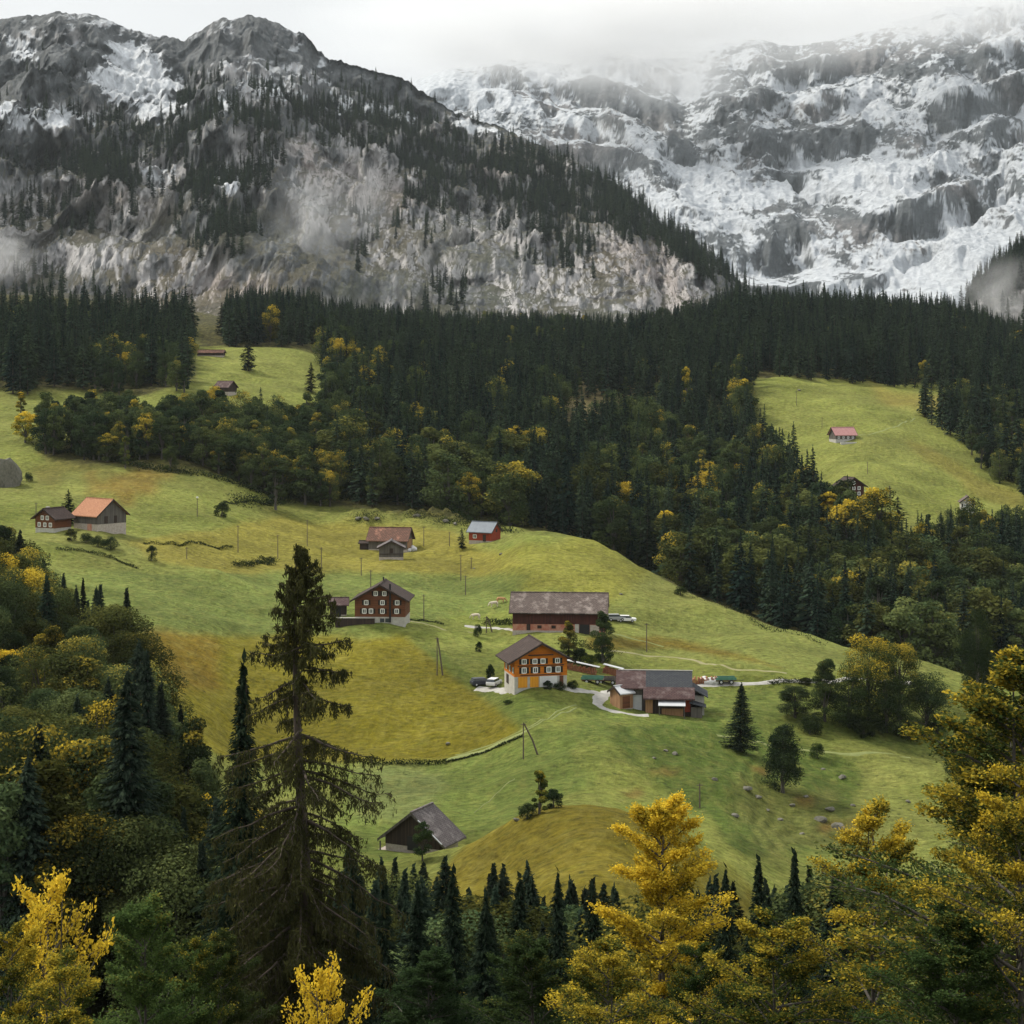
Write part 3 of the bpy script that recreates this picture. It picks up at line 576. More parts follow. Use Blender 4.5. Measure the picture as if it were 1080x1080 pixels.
def weeping_spruce(seed=5, H=27., Rr=4.6):
    """old spruce with few long hanging limbs, moss-brown curtains of twigs and an open crown on one side"""
    r = np.random.RandomState(seed); tz = np.linspace(-1, H, 16)
    TP = np.stack([.25 * np.sin(tz / 5), .15 * np.cos(tz / 4), tz], 1); segs = [(TP, np.interp(tz, [-1, H * .5, H * .8, H], [.42, .27, .13, .02]))]
    C, A, B, T = [], [], [], []
    nbr = 290
    for i in range(nbr):
        f = .02 + .98 * ((i + r.rand()) / nbr) ** .9; z0 = H * f
        az = i * 2.39996 + r.uniform(-.5, .5); right = math.cos(az) > .25
        L = Rr * (np.interp(f, [0, .25, .5, .62, .74, .86, .93, 1], [1.15, 1.05, .95, .92, .78, .44, .24, .06])) * r.uniform(.6, 1.15)
        if .50 < f < .88 and right and r.rand() < .62: continue
        if .60 < f < .84 and not right and r.rand() < .42: continue
        if f > .84: L *= 1.12
        d = np.array([math.cos(az), math.sin(az), 0.]); s = np.linspace(0, 1, 9)
        dip = np.interp(f, [0, .45, .8, 1], [.34, .66, .42, -.35]) * r.uniform(.7, 1.3)
        zz = L * (.10 * s - dip * s ** 1.35 + .13 * s ** 3)
        P = np.array([0, 0, z0]) + d * (L * s)[:, None] + np.stack([0 * s, 0 * s, zz], 1) + np.cumsum(r.normal(0, .02 * L, (9, 3)), 0) * s[:, None]
        segs.append((P, np.linspace(.022 + L * .013, .010, 9)))
        ns = int((9 + L * 9) * (1.7 if f < .42 else 1.05)); st = np.clip(r.uniform(.08, 1.02, ns), 0, 1); idx = st * 8; j = np.minimum(idx.astype(int), 7); fr = (idx - j)[:, None]
        Pt = P[j] * (1 - fr) + P[j + 1] * fr; td = unit(P[j + 1] - P[j]); sd = np.cross(td, [0, 0, 1.]) * np.where(r.rand(ns, 1) > .5, 1, -1)
        so = r.uniform(.0, .55, ns)[:, None] * L * .22; hl = r.uniform(.25, 1.0, ns) * (.35 + .22 * L) * (1.15 - .5 * st)
        q0 = Pt + sd * so + td * so * .5; q0[:, 2] -= so[:, 0] * .35
        for q in range(0, ns, 2): segs.append((np.stack([Pt[q], q0[q], q0[q] - [0, 0, hl[q] * .8]]), [.010, .007, .003]))
        m = 17; u = r.uniform(0, 1, (ns, m))
        c = np.where((u < .28)[..., None], Pt[:, None] + (q0 - Pt)[:, None] * (u / .28)[..., None], q0[:, None] - np.array([0, 0, 1.]) * (hl[:, None] * (u - .28) / .72)[..., None])
        c = c + r.normal(0, .055, c.shape)
        hang = (u > .2)[..., None]
        aa = unit(np.where(hang, [0, 0, -1.], td[:, None] + sd[:, None]) + r.normal(0, .42, c.shape)); bb = unit(np.cross(aa, r.normal(0, 1, c.shape)))
        sz = r.uniform(.05, .14, (ns, m, 1)); C.append(c.reshape(-1, 3)); A.append((aa * sz).reshape(-1, 3)); B.append((bb * sz * .26).reshape(-1, 3))
        lt = r.rand(); T.append(np.stack([np.clip(r.rand(ns, m) * .7 + .3 * lt, 0, 1), np.clip(r.rand(ns, m) * .55 + .3 * lt + .22 * f, 0, 1), r.rand(ns, m)], -1).reshape(-1, 3))
    return np.concatenate(C), np.concatenate(A), np.concatenate(B), np.concatenate(T), segs
# ------------------------------------------------------------ library meshes, unit = metres, base at origin
LIB = {}
def lib(key, kind, H, *args, **k):
    if kind == 'spruce':
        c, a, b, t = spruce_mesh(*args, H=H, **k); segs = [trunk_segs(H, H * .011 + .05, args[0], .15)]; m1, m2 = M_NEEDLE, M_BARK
    elif kind == 'broad':
        c, a, b, t, segs = broad_mesh(*args, H=H, **k); m1, m2 = M_LEAF, M_BARK2
    elif kind == 'spray':
        c, a, b, t, segs = spray_tree(*args, H=H, **k); m1, m2 = M_LEAF, M_BARK2
    else:
        c, a, b, t, segs = weeping_spruce(*args, H=H, **k); m1, m2 = M_HERO, M_BARK
    crown = foliage_mesh('crown', c, a, b, t, m1); V, Fc = tubes(segs, 6 if kind in ('spray', 'weep') else 5); trunk = mesh_np('trunk', V, Fc, m2, True)
    LIB[key] = (crown, trunk, H)
for i in range(5):     # distant conifers, slim to full
    lib(('sf', i), 'spruce', 24., 100 + i, Rr=[3.1, 3.9, 4.6, 3.4, 5.2][i], nw=30, nb=8, nq=5, sparse=[.05, .1, .05, .25, .05][i], tip=[.8, .9, .7, .6, .95][i])
for i in range(5):     # conifers seen nearer
    lib(('sn', i), 'spruce', 20., 200 + i, Rr=[2.7, 3.1, 3.5, 2.6, 3.9][i], nw=70, nb=15, nq=20, sparse=.04, lmin=.10, wf=.62, tip=[.8, .9, .75, .95, .85][i])
for i in range(6):
    lib(('bf', i), 'broad', 16., 300 + i, Rr=[4.6, 5.2, 4.0, 5.6, 3.3, 4.8][i], n=4200, leaf=.30, lobes=[26, 34, 22, 38, 18, 28][i], conic=[0, .15, .3, 0, .45, .2][i], low=[.06, .04, .1, .05, .05, .12][i])
for i in range(5):
    lib(('bn', i), 'broad', 14., 400 + i, Rr=[4.2, 5.0, 3.8, 4.6, 3.2][i], n=19000, leaf=.125, lobes=[46, 54, 40, 60, 36][i], conic=[0, .15, .35, .1, .5][i], low=[.03, .02, .04, .02, .03][i])
lib(('oval', 0), 'broad', 10., 450, Rr=3.5, n=16000, leaf=.11, lobes=60, low=.0, conic=.55)
lib(('bush', 0), 'broad', 3., 500, Rr=2.1, n=5000, leaf=.085, lobes=30, low=.02)
lib(('bush', 1), 'broad', 3., 501, Rr=1.7, n=5000, leaf=.08, lobes=26, low=.02, conic=.3)
lib(('spray', 0), 'spray', 15., 600, Rr=5.2, nbr=125, ntw=24, nlf=44, leaf=.05, asc=.55)
lib(('spray', 1), 'spray', 15., 601, Rr=4.4, nbr=105, ntw=24, nlf=44, asc=.75, leaf=.05)
lib(('spray', 2), 'spray', 15., 602, Rr=5.0, nbr=90, ntw=24, nlf=42, gap=.12, asc=.6, leaf=.048)
lib(('spray', 3), 'spray', 9., 603, Rr=4.2, nbr=46, ntw=14, nlf=20, asc=.85, leaf=.055, gap=.3)
lib(('weep', 0), 'weep', 27., 5, Rr=4.0)
TREES = []
NAMES = {'sf': 'spruce_tree', 'sn': 'spruce_tree', 'bf': 'broadleaf_tree', 'bn': 'broadleaf_tree', 'bush': 'bush', 'oval': 'broadleaf_tree', 'spray': 'beech_tree', 'weep': 'spruce_tree'}
def tree(key, p, H, wid=1., rot=None, col=(1, 1, 1), yel=0., label='', group=None, name=None, cat=None, lean=0.):
    crown, trunk, h0 = LIB[key]; s = H / h0
    root = bpy.data.objects.new(name or NAMES[key[0]], None); S.collection.objects.link(root)
    root.empty_display_size = .5; root.location = (p[0], p[1], p[2] - .15); root.scale = (s * wid, s * wid, s)
    root.rotation_euler = (lean, lean * .6, rng.uniform(0, 6.28) if rot is None else rot)
    for nm, me in (('crown', crown), ('trunk', trunk)):
        o = bpy.data.objects.new(nm, me); S.collection.objects.link(o); o.parent = root
        o.color = (*col, yel)
    tag(root, label, cat or (root.name.split('.')[0].replace('_', ' ').replace('broadleaf ', '').replace('beech ', '').replace('spruce ', '')), group)
    return root
def tree_px(key, px, py, top, wpx=None, d=None, **k):
    """a tree whose foot is seen at (px, py) and whose tip at row top"""
    if d is None: p = hit(px, py); 
    else: p = at(px, d)
    H = (HY - top) / F * p.y - p.z; crown, trunk, h0 = LIB[key]
    w = 1.
    if wpx:
        rr = {'sf': [3.1, 3.9, 4.6, 3.4, 5.2], 'sn': [2.7, 3.1, 3.5, 2.6, 3.9], 'bf': [4.6, 5.2, 4.0, 5.6, 3.3, 4.8], 'bn': [4.2, 5.0, 3.8, 4.6, 3.2], 'bush': [2.1, 1.7], 'oval': [3.3], 'spray': [5.0, 4.4, 5.0, 3.6], 'weep': [4.4]}[key[0]][key[1]]
        w = (wpx / F * p.y / 2) / (rr * H / h0) * (1.35 if key[0] in ('sf', 'sn') else 1.)
    return tree(key, p, H, w, **k)
# ------------------------------------------------------------ forests
def scatter_forest():
    r = np.random.RandomState(42); out = []
    step = 5.2
    ys = np.arange(96, 1440, step); pts = []
    for y in ys:
        st = step * (1.0 if y < 330 else (1.12 if y < 700 else 1.35)); xw = (700 / F) * y + 20
        xs = np.arange(-xw, xw, st); pts.append(np.stack([xs + r.uniform(-.5, .5, len(xs)) * st, y + r.uniform(-.5, .5, len(xs)) * st], 1))
    for y in np.arange(100, 150, 3.4): pts.append(np.stack([np.arange(-36, 40, 3.4) + r.uniform(-1.5, 1.5, len(np.arange(-36, 40, 3.4))), y + r.uniform(-1.5, 1.5, len(np.arange(-36, 40, 3.4)))], 1))
    P = np.concatenate(pts); x, y = P[:, 0], P[:, 1]; z = height(x, y); px = 540 + F * x / y; py = HY - F * z / y; n = len(x)
    k = (px > -70) & (px < 1150); x, y, z, px, py = x[k], y[k], z[k], px[k], py[k]; n = len(x)
    nb = fbm(x / 45, y / 45, 3, 71); ny = fbm(x / 30, y / 40, 3, 72); nh = fbm(x / 24, y / 30, 3, 73); ran = r.rand(n)
    zone = np.zeros(n, int); pb = np.zeros(n)      # pb = chance of a broadleaf
    def put(m, zid, b): zone[m & (zone == 0)] = zid; pb[m & (zone == zid)] = np.broadcast_to(b, m.shape)[m & (zone == zid)]
    clear = inpoly(px, py, [(205,396),(205,362),(240,356),(350,352),(352,372),(330,380),(352,405),(345,440),(200,440)]) & (y > 600)
    right_meadow = inpoly(px, py, [(797,396),(930,408),(1010,412),(1042,432),(968,436),(985,462),(1030,500),(1090,528),(1090,560),(1000,548),(958,548),(935,520),(905,520),(868,503),(838,470),(812,430)]) & (y > 560)
    A = (y > 688) & (y < 1010) & (px < 204) & (py < 413 + 6 * np.sin(px / 15)); put(A & ~(px + (py - 330) * .1 > 206), 1, np.where((px > 90) & (py > 385), .55, .02))
    put((y > 856) & (y < 1400) & (px > 238) & (px < 352) & (py < 366), 2, .04)
    put((y > 850) & (px >= 350) & (px < 640) & (y < 1430), 3, .06)
    put((px >= 640) & (y > 855 - 20 * (px > 900)) & (y < 1430) & ~right_meadow, 4, .02)
    put((px > 790) & ~right_meadow & (py > 385) & (px > 968 + (py - 436) * 1.15) & (y > 560) & (py < 560), 5, np.where(px > 1040, .5, .12))
    belt = (px > 44) & (px < 352) & (y > 567 - .03 * px) & (y < np.interp(px, [44, 100, 200, 260, 350], [592, 625, 628, 640, 690])); put(belt & ~clear, 6, .96)
    cen = (px >= 340) & (px < 905) & (y > np.interp(px, [340, 480, 560, 640, 700, 760, 800], [562, 556, 545, 530, 520, 505, 492])) & (y <= 880) & ~right_meadow & ~clear & ((px < 793) | (py > np.interp(px, [793, 836, 870, 905], [455, 512, 548, 562])))
    cen &= ~inpoly(px, py, [(585,470),(600,418),(640,405),(700,425),(700,450),(640,460)])
    put(cen, 7, np.clip(np.where(px < 400, .6, .12 + .38 * (py > 500) + 1.5 * nb), 0, .9))
    be = (px >= 690) & (px < 1160) & (y > np.interp(px, [690, 760, 830, 900, 1000, 1160], [505, 470, 436, 424, 420, 440])) & (y < 640) & ~right_meadow & (py > 528)
    put(be, 8, np.clip(.50 + 1.6 * nb, .08, .92))
    LL = (y < np.interp(px, [-60, 0, 60, 110, 160, 200, 235, 250], [345, 335, 300, 285, 262, 225, 180, 150])) & (px < 250); put(LL & (y > 122), 9, np.clip(.80 + 1.2 * nb, .35, .97))
    bot = (px >= 235) & (y > 100) & (y < 146) & (px < 900); put(bot, 10, np.where((px > 470) & (px < 600) & (y < 118), .45, .06))
    sel = zone > 0; ids = np.where(sel)[0]
    topA = ([-60, 0, 20, 60, 105, 150, 200, 215, 240, 270, 300, 345, 400, 470, 560, 640, 705, 720, 760, 815, 850, 900, 960, 1000, 1040, 1060, 1160], [285, 283, 292, 302, 300, 305, 312, 330, 322, 308, 315, 328, 338, 345, 345, 348, 342, 335, 322, 302, 303, 311, 318, 326, 340, 352, 350])
    topLL = ([-60, 0, 30, 55, 80, 110, 130, 150, 165, 180, 200, 215, 235, 260], [535, 538, 548, 590, 612, 600, 568, 610, 680, 730, 742, 780, 830, 880])
    topB = ([235, 340, 365, 400, 430, 500, 560, 600, 640, 700, 760, 800, 850, 900, 1000], [930, 915, 888, 893, 902, 897, 908, 897, 912, 925, 898, 888, 882, 900, 930])
    for i in ids:
        zn = zone[i]; br = r.rand() < pb[i]
        if zn in (1, 2, 3, 4, 5):
            if r.rand() < .30: continue
            H = (r.uniform(14, 25) * (1 + .45 * nh[i])) if not br else r.uniform(10, 16)
            lim = np.interp(px[i], *topA)
            Hm = (HY - lim - r.uniform(-20, 7)) / F * y[i] - z[i]; H = min(H, Hm)
        elif zn == 6: H = r.uniform(10, 17) if br else r.uniform(12, 18)
        elif zn in (7, 8):
            if r.rand() < (.34 if br else .14): continue
            H = r.uniform(12, 21) if br else r.uniform(15, 25)
            if zn == 8: H = min(H * (1. if br else .95), 21)
            if zn == 8 and px[i] > 780: H = min(H, (HY - np.interp(px[i], [780, 880, 960, 1080], [500, 525, 535, 530]) - r.uniform(0, 20)) / F * y[i] - z[i])
        elif zn == 9:
            H = r.uniform(10, 19) if br else r.uniform(13, 23)
            Hm = (HY - np.interp(px[i], *topLL) - abs(r.normal(0, 22))) / F * y[i] - z[i]; H = min(H, Hm)
            if y[i] < 150 and r.rand() < .35: continue
        else:
            H = r.uniform(8, 13); Hm = (HY - np.interp(px[i], *topB) - abs(r.normal(0, 15))) / F * y[i] - z[i]; H = min(H, Hm)
        if H < 5: continue
        # how much autumn colour
        yl = 0.
        if br:
            p_y = {6: .02, 7: .09, 8: .13, 9: .13, 5: .2, 10: .1}.get(zn, .04)
            yl = np.clip(r.normal(.04, .09) + (r.uniform(.2, .5) if r.rand() < p_y else 0) + .10 * max(ny[i], 0), 0, .7)
        out.append((px[i], y[i], x[i], z[i], H, br, yl, zn, r.randint(0, 1000), r.rand(), r.rand()))
    return out
FOREST = scatter_forest()
ZONES = {1: ('in the dark wood on the upper left', 'trees of the upper left wood'), 2: ('in the clump above the small steep meadow', 'trees of the clump above the steep meadow'),
 3: ('at the top of the wooded slope under the cliffs', 'trees at the top of the wooded slope'), 4: ('in the tall dark wood above the right meadow', 'trees of the wood above the right meadow'),
 5: ('in the line bordering the right meadow', 'trees bordering the right meadow'), 6: ('in the belt between the upper and lower left meadows', 'trees of the belt between the left meadows'),
 7: ('on the big wooded slope in the middle', 'trees of the middle slope'), 8: ('in the gully behind the grassy ridge', 'trees of the gully behind the ridge'),
 9: ('in the near wood at the lower left', 'trees of the lower left wood'), 10: ('in the row along the bottom below the hay barn', 'young trees along the bottom')}
def landmark(px, top, zn):
    cells = {1: [(70, 'left end'), (140, 'centre'), (999, 'right end')], 2: [(290, 'left half'), (999, 'right half')],
      3: [(480, 'left part'), (999, 'right part')], 4: [(800, 'left part'), (920, 'behind the pink roof'), (999, 'right part'), (2000, 'right edge')],
      5: [(1030, 'upper tip'), (2000, 'right edge')], 6: [(120, 'left end'), (200, 'left of centre'), (280, 'near centre'), (999, 'right end')],
      7: [(430, 'left part'), (520, 'above the rusty barn'), (600, 'above the red cabin'), (680, 'above the brick barn'), (999, 'right part')],
      8: [(780, 'left part'), (860, 'middle part'), (960, 'above the grove'), (2000, 'right part')],
      9: [(60, 'left edge'), (130, 'centre'), (185, 'right side'), (999, 'by the mossy spruce')],
      10: [(420, 'by the mossy spruce'), (520, 'left of the mound'), (640, 'below the mound'), (780, 'by the yellow beech'), (2000, 'below the slope')]}[zn]
    for lim, t in cells:
        if px < lim: return t
    return cells[-1][1]
def place_forest():
    vis = [f for f in FOREST if -15 < f[0] < 1095]
    sizes = lambda f: f[4] / f[1]
    sp = sorted([f for f in vis if not f[5]], key=lambda f: -sizes(f)); br = sorted([f for f in vis if f[5]], key=lambda f: -sizes(f))
    nS, nB = 262, 255
    ORD = ['leftmost', 'second', 'third', 'fourth', 'fifth', 'sixth', 'seventh', 'eighth', 'ninth', 'tenth', 'eleventh', 'twelfth', 'thirteenth', 'fourteenth', 'fifteenth', 'sixteenth', '17th', 'eighteenth', 'nineteenth', 'twentieth', '21st', '22nd', '23rd', '24th', '25th', '26th', '27th', '28th', '29th', '30th', '31st', '32nd', '33rd', '34th', '35th']
    zd = {z: np.percentile([f[1] for f in vis if f[7] == z], [33, 67]) for z in set(f[7] for f in vis)}
    def lab(f, kind):
        px, y, x, z, H, b, yl, zn, vi, r1, r2 = f
        if b: c = 'olive green' if yl < .18 else ('yellow topped' if yl < .42 else 'golden')
        size = 'tall' if H > (19 if not b else 14) else ('medium' if H > (12 if not b else 10) else 'small')
        nm = f'{size} {c} broadleaf tree' if b else f'{size} {"dark" if r1 < .5 else "blackish"} spruce'
        dep = 'front' if y < zd[zn][0] else ('middle' if y < zd[zn][1] else 'back')
        sh = {1: 'the upper left wood', 2: 'the upper clump', 3: 'the wood below the cliffs', 4: 'the upper right wood', 5: 'the right meadow edge', 6: 'the left belt', 7: 'the middle slope', 8: 'the gully', 9: 'the lower wood', 10: 'the bottom row'}[zn]
        return f'{nm}, {dep} of {sh}, {landmark(px, 0, zn)}'.replace('broadleaf tree', 'broadleaf')
    chosen = sp[:nS] + br[:nB]; L0 = {id(f): lab(f, f[5]) for f in chosen}; by = {}
    for f in chosen: by.setdefault(L0[id(f)], []).append(f)
    LAB = {}
    for l, fs in by.items():
        fs.sort(key=lambda f: f[0])
        for i, f in enumerate(fs): LAB[id(f)] = l if len(fs) == 1 else (l + ', ' + (ORD[i] if i == 0 else ORD[min(i, 34)] + ' from left'))
    for lst, nmax in ((sp, nS), (br, nB)):
        for f in lst[:nmax]:
            px, y, x, z, H, b, yl, zn, vi, r1, r2 = f; near = y < 420
            if b: key = ('bn', vi % 5) if near else ('bf', vi % 6)
            else: key = ('sn', vi % 5) if near else ('sf', vi % 5)
            if b: k = .60 + 1.35 * r1 ** 1.5; col = (k * (.95 + .35 * r2), k, k * (1.0 - .35 * r2)); 
            else: k = (.85 if r1 < .5 else .55) + .7 * r2; col = (k * (.9 + .2 * r1), k, k)
            wid = (.95 + .35 * r2) * (1.2 if b and not near else 1.) * (1.25 if zn == 9 and not b else 1.)
            if zn == 10: wid = 1.5
            w = wid * (20 / 24. if not b and False else 1)
            L = LAB[id(f)]
            tree(key, (x, y, z), H, w, r2 * 6.28, col, yl, L, ZONES[zn][1])
    rest = sp[nS:] + br[nB:] + [f for f in FOREST if not (-15 < f[0] < 1095)]
    return rest
REST = place_forest()
# ---- spruces clinging to the cliff mountain
def cliff_trees():
    r = np.random.RandomState(9); nr, nc = CX.shape
    px = 540 + F * CX / CY; py = HY - F * CZ / CY; nz = CN[..., 2]
    dens = .25 + 1.5 * np.clip(fbm(CX / 130, CZ / 200, 3, 81) + .05, 0, 1) + .25 * sstep(.25, .6, nz)
    tl = sum(blob(px, py, *b) for b in [(80,225,36,60,20),(30,255,26,40,0),(125,160,60,30,20),(110,200,40,30,0),(205,190,16,60,0),(230,210,26,50,0),(255,230,16,60,0),(300,125,60,30,10),(370,130,40,22,10),(405,130,30,30,0),(285,170,30,24,0),(480,160,50,18,25),(530,200,60,24,15),(590,215,50,22,20),(640,225,40,24,30),(700,255,40,16,35),(740,280,40,14,30),(560,195,50,20,15),(385,260,14,50,0),(470,330,30,30,0),(600,265,26,26,0),(450,200,30,30,0),(215,120,20,40,0),(190,160,16,30,0),(345,160,20,30,0),(1060,290,50,24,-20),(430,155,40,18,20)])
    no = sum(blob(px, py, *b) for b in [(330,185,34,40,0),(70,265,60,18,0),(100,215,24,16,0),(400,200,24,22,20),(420,300,50,20,0),(690,295,40,30,40),(580,320,80,22,0),(160,90,36,26,30),(165,185,22,20,0),(250,290,60,30,0),(130,45,60,14,0),(260,45,50,18,0),(230,330,50,20,0)])
    w = np.clip(dens * .35 + 3.4 * tl * (.4 + 1.6 * np.clip(fbm(CX / 70, CZ / 110, 3, 88) + .3, 0, 1)) - 2.4 * no, 0.0, 4.5) * (CT < .985) * (CT > .03) * sstep(40, 110, py + 30 * (px > 340))
    w = w * (CP > -40) * (CP < 1120); w[:, :-1] *= np.abs(np.diff(CX, axis=1)) + .3
    w[-3:] = 0; w = w * (nz > .02) * (py < 352)
    w = w / w.sum(); idx = r.choice(nr * nc, 3900, p=w.ravel(), replace=False); i, j = np.unravel_index(idx, (nr, nc))
    H = r.uniform(12, 28, len(i)) * np.where(py[i, j] < 110, .75, 1)
    return np.stack([CX[i, j], CY[i, j], CZ[i, j] - 1.0, H, r.rand(len(i)), r.randint(0, 5, len(i)), r.uniform(.75, 1.15, len(i))], 1)
CT_PTS = cliff_trees()
# ---- the masses: one spruce object, one broadleaf object; every point carries a copy of a tree
def mass(name, pts, kinds, crown_mat, label, cat):
    pts = np.asarray(pts, float); me = bpy.data.meshes.new(name); me.vertices.add(len(pts)); me.vertices.foreach_set('co', pts[:, :3].astype(np.float32).ravel())
    for an, col in (('tree_h', 3), ('tree_r', 4), ('tree_v', 5), ('tree_w', 6)):
        a = me.attributes.new(an, 'FLOAT', 'POINT'); a.data.foreach_set('value', pts[:, col].astype(np.float32))
    o = link(bpy.data.objects.new(name, me)); ng = bpy.data.node_groups.new(name, 'GeometryNodeTree')
    ng.interface.new_socket('Geometry', in_out='INPUT', socket_type='NodeSocketGeometry'); ng.interface.new_socket('Geometry', in_out='OUTPUT', socket_type='NodeSocketGeometry')
    N, L = ng.nodes, ng.links; gi = N.new('NodeGroupInput'); go = N.new('NodeGroupOutput'); jo = N.new('GeometryNodeJoinGeometry')
    def at_(nm):
        n = N.new('GeometryNodeInputNamedAttribute'); n.data_type = 'FLOAT'; n.inputs['Name'].default_value = nm; return n.outputs['Attribute']
    H, RR, VV, WW = at_('tree_h'), at_('tree_r'), at_('tree_v'), at_('tree_w')
    def m(op, a, b):
        n = N.new('ShaderNodeMath'); n.operation = op
        for i, v in enumerate((a, b)):
            if hasattr(v, 'is_linked'): L.new(v, n.inputs[i])
            else: n.inputs[i].default_value = v
        return n.outputs[0]
    rot = N.new('ShaderNodeCombineXYZ'); L.new(m('MULTIPLY', RR, 6.283), rot.inputs['Z'])
    for vi, key in enumerate(kinds):
        h0 = LIB[key][2]
        src = next(t for t in S.objects if t.type == 'MESH' and t.data == LIB[key][0]); src2 = next(t for t in src.parent.children if t.data == LIB[key][1])
        jj = N.new('GeometryNodeJoinGeometry')
        for so, mt in ((src, crown_mat), (src2, None)):
            oi = N.new('GeometryNodeObjectInfo'); oi.transform_space = 'ORIGINAL'; oi.inputs['Object'].default_value = so; g = oi.outputs['Geometry']
            if mt:
                sm = N.new('GeometryNodeSetMaterial'); sm.inputs['Material'].default_value = mt; L.new(g, sm.inputs['Geometry']); g = sm.outputs[0]
            L.new(g, jj.inputs[0])
        ip = N.new('GeometryNodeInstanceOnPoints'); L.new(gi.outputs[0], ip.inputs['Points'])
        cmpn = m('COMPARE', VV, float(vi)); ip_sel = cmpn; cmpn.node.inputs[2].default_value = .1
        L.new(ip_sel, ip.inputs['Selection']); L.new(jj.outputs[0], ip.inputs['Instance']); L.new(rot.outputs[0], ip.inputs['Rotation'])
        sc = N.new('ShaderNodeCombineXYZ'); s = m('DIVIDE', H, h0); sw = m('MULTIPLY', s, WW)
        L.new(sw, sc.inputs['X']); L.new(sw, sc.inputs['Y']); L.new(s, sc.inputs['Z']); L.new(sc.outputs[0], ip.inputs['Scale']); L.new(ip.outputs[0], jo.inputs[0])
    L.new(jo.outputs[0], go.inputs[0]); md = o.modifiers.new('trees', 'NODES'); md.node_group = ng
    tag(o, label, cat, kind='stuff'); return o
# ------------------------------------------------------------ the big trees at the front and single trees on the meadows
G = (1, 1, 1)
tree_px(('weep', 0), 318, 0, 576, None, d=80, rot=.3, col=(1, 1, 1), yel=.12, label='huge old spruce with drooping mossy brown boughs rising in front of the hay slope', cat='tree')
tree_px(('sn', 1), 256, 0, 702, 100, d=104, rot=1, col=(.75, .8, .7), label='dark pointed spruce just left behind the mossy old spruce', cat='tree')
HERO = [ # key, px, d, top row, width, colour, yellow, rot, label
 (('spray', 0), 1078, 46, 688, 500, (.95, 1.0, .7), .36, .4, 'tall beech with yellow tips at the right edge of the view'),
 (('spray', 1), 1052, 58, 770, 330, (.95, 1.0, .7), .34, 4.4, 'leafy green beech standing behind the right edge beech'),
 (('spray', 2), 1075, 40, 800, 330, (1.0, 1.0, .65), .46, 1.0, 'yellow leafed beech low in front at the right edge'),
 (('spray', 1), 697, 56, 846, 265, (1.5, 1.4, .7), .66, 1.9, 'bright yellow beech with pointed top in front of the mound'),
 (('spray', 2), 922, 52, 846, 300, (1.0, 1.05, .7), .48, 3.1, 'beech with orange crown in front of the stony slope'),
 (('spray', 2), 820, 48, 958, 320, (1.1, 1.15, .7), .36, 5.0, 'low spreading yellow green beech between the yellow and orange beeches'),
 (('spray', 0), 1010, 40, 960, 330, (.85, 1.0, .75), .16, 2.0, 'dark green beech filling the bottom right corner'),
 (('spray', 1), 560, 62, 990, 220, (.75, .85, .7), .12, 4.1, 'olive green young tree left of the yellow beech at the bottom'),
 (('spray', 0), 455, 66, 1005, 240, (.62, .75, .7), .06, .9, 'dark green leafy tree at the bottom between mossy spruce and yellow beech'),
 (('spray', 2), 640, 44, 985, 300, (1.1, 1.1, .7), .36, .2, 'yellow green foliage at the foot of the yellow beech'),
 (('spray', 3), 48, 36, 925, 230, (1.3, 1.0, .6), .72, 1.2, 'sparse orange autumn tree in the bottom left corner'),
 (('spray', 1), 150, 40, 952, 240, (1.5, 1.7, 1.2), .14, 2.7, 'pale green and yellow tree right of the orange one at bottom left'),
 (('spray', 2), 70, 30, 1000, 260, (1.3, 1.3, .8), .36, 3.9, 'yellow green foliage at the very bottom left'),
 (('spray', 2), 8, 34, 968, 240, (1.1, 1.1, .7), .42, 2.2, 'yellowish beech cut by the left edge of the view near the bottom'),
 (('spray', 1), 205, 44, 990, 170, (1.0, 1.1, .75), .2, .5, 'olive young beech at the bottom left of the mossy spruce'),
 (('spray', 2), 735, 50, 990, 200, (.8, .95, .7), .2, 1.5, 'dull green filler tree between the two yellow beeches'),
 (('spray', 3), 345, 22, 1012, 200, (1.4, 1.1, .5), .80, 5.1, 'small orange leaved sapling at the foot of the mossy spruce'),
 (('spray', 0), 232, 60, 985, 200, (.8, .8, .6), .18, 1.1, 'dull green tree left of the mossy spruce foot'),
]
for key, px, d, top, w, col, yl, rt, lab in HERO:
    tree_px(key, px, 0, top, w, d=d, rot=rt, col=col, yel=yl, label=lab, cat='tree')
for px, d, top, w, lab in [(372, 88, 912, 62, 'dark young spruce right against the mossy spruce'), (405, 92, 925, 66, 'dark spruce below the left corner of the hay barn'), (440, 86, 938, 74, 'broad dark spruce below the hay barn'), (478, 90, 918, 66, 'dark spruce right below the hay barn'), (512, 84, 945, 78, 'broad dark spruce left of the mound'), (548, 90, 926, 66, 'slim dark spruce below the left side of the mound'), (588, 92, 922, 64, 'dark spruce below the top of the mound'), (625, 94, 936, 62, 'dark spruce left beside the yellow beech'), (765, 95, 918, 60, 'dark spruce just right of the yellow beech top'), (800, 96, 908, 58, 'dark spruce tip below the cattle slope'), (838, 94, 898, 60, 'dark spruce left beside the orange crowned beech')]:
    tree_px(('sn', rng.randint(5)), px, 0, top, w, d=d, col=(.8, .85, .8), label=lab, cat='tree')
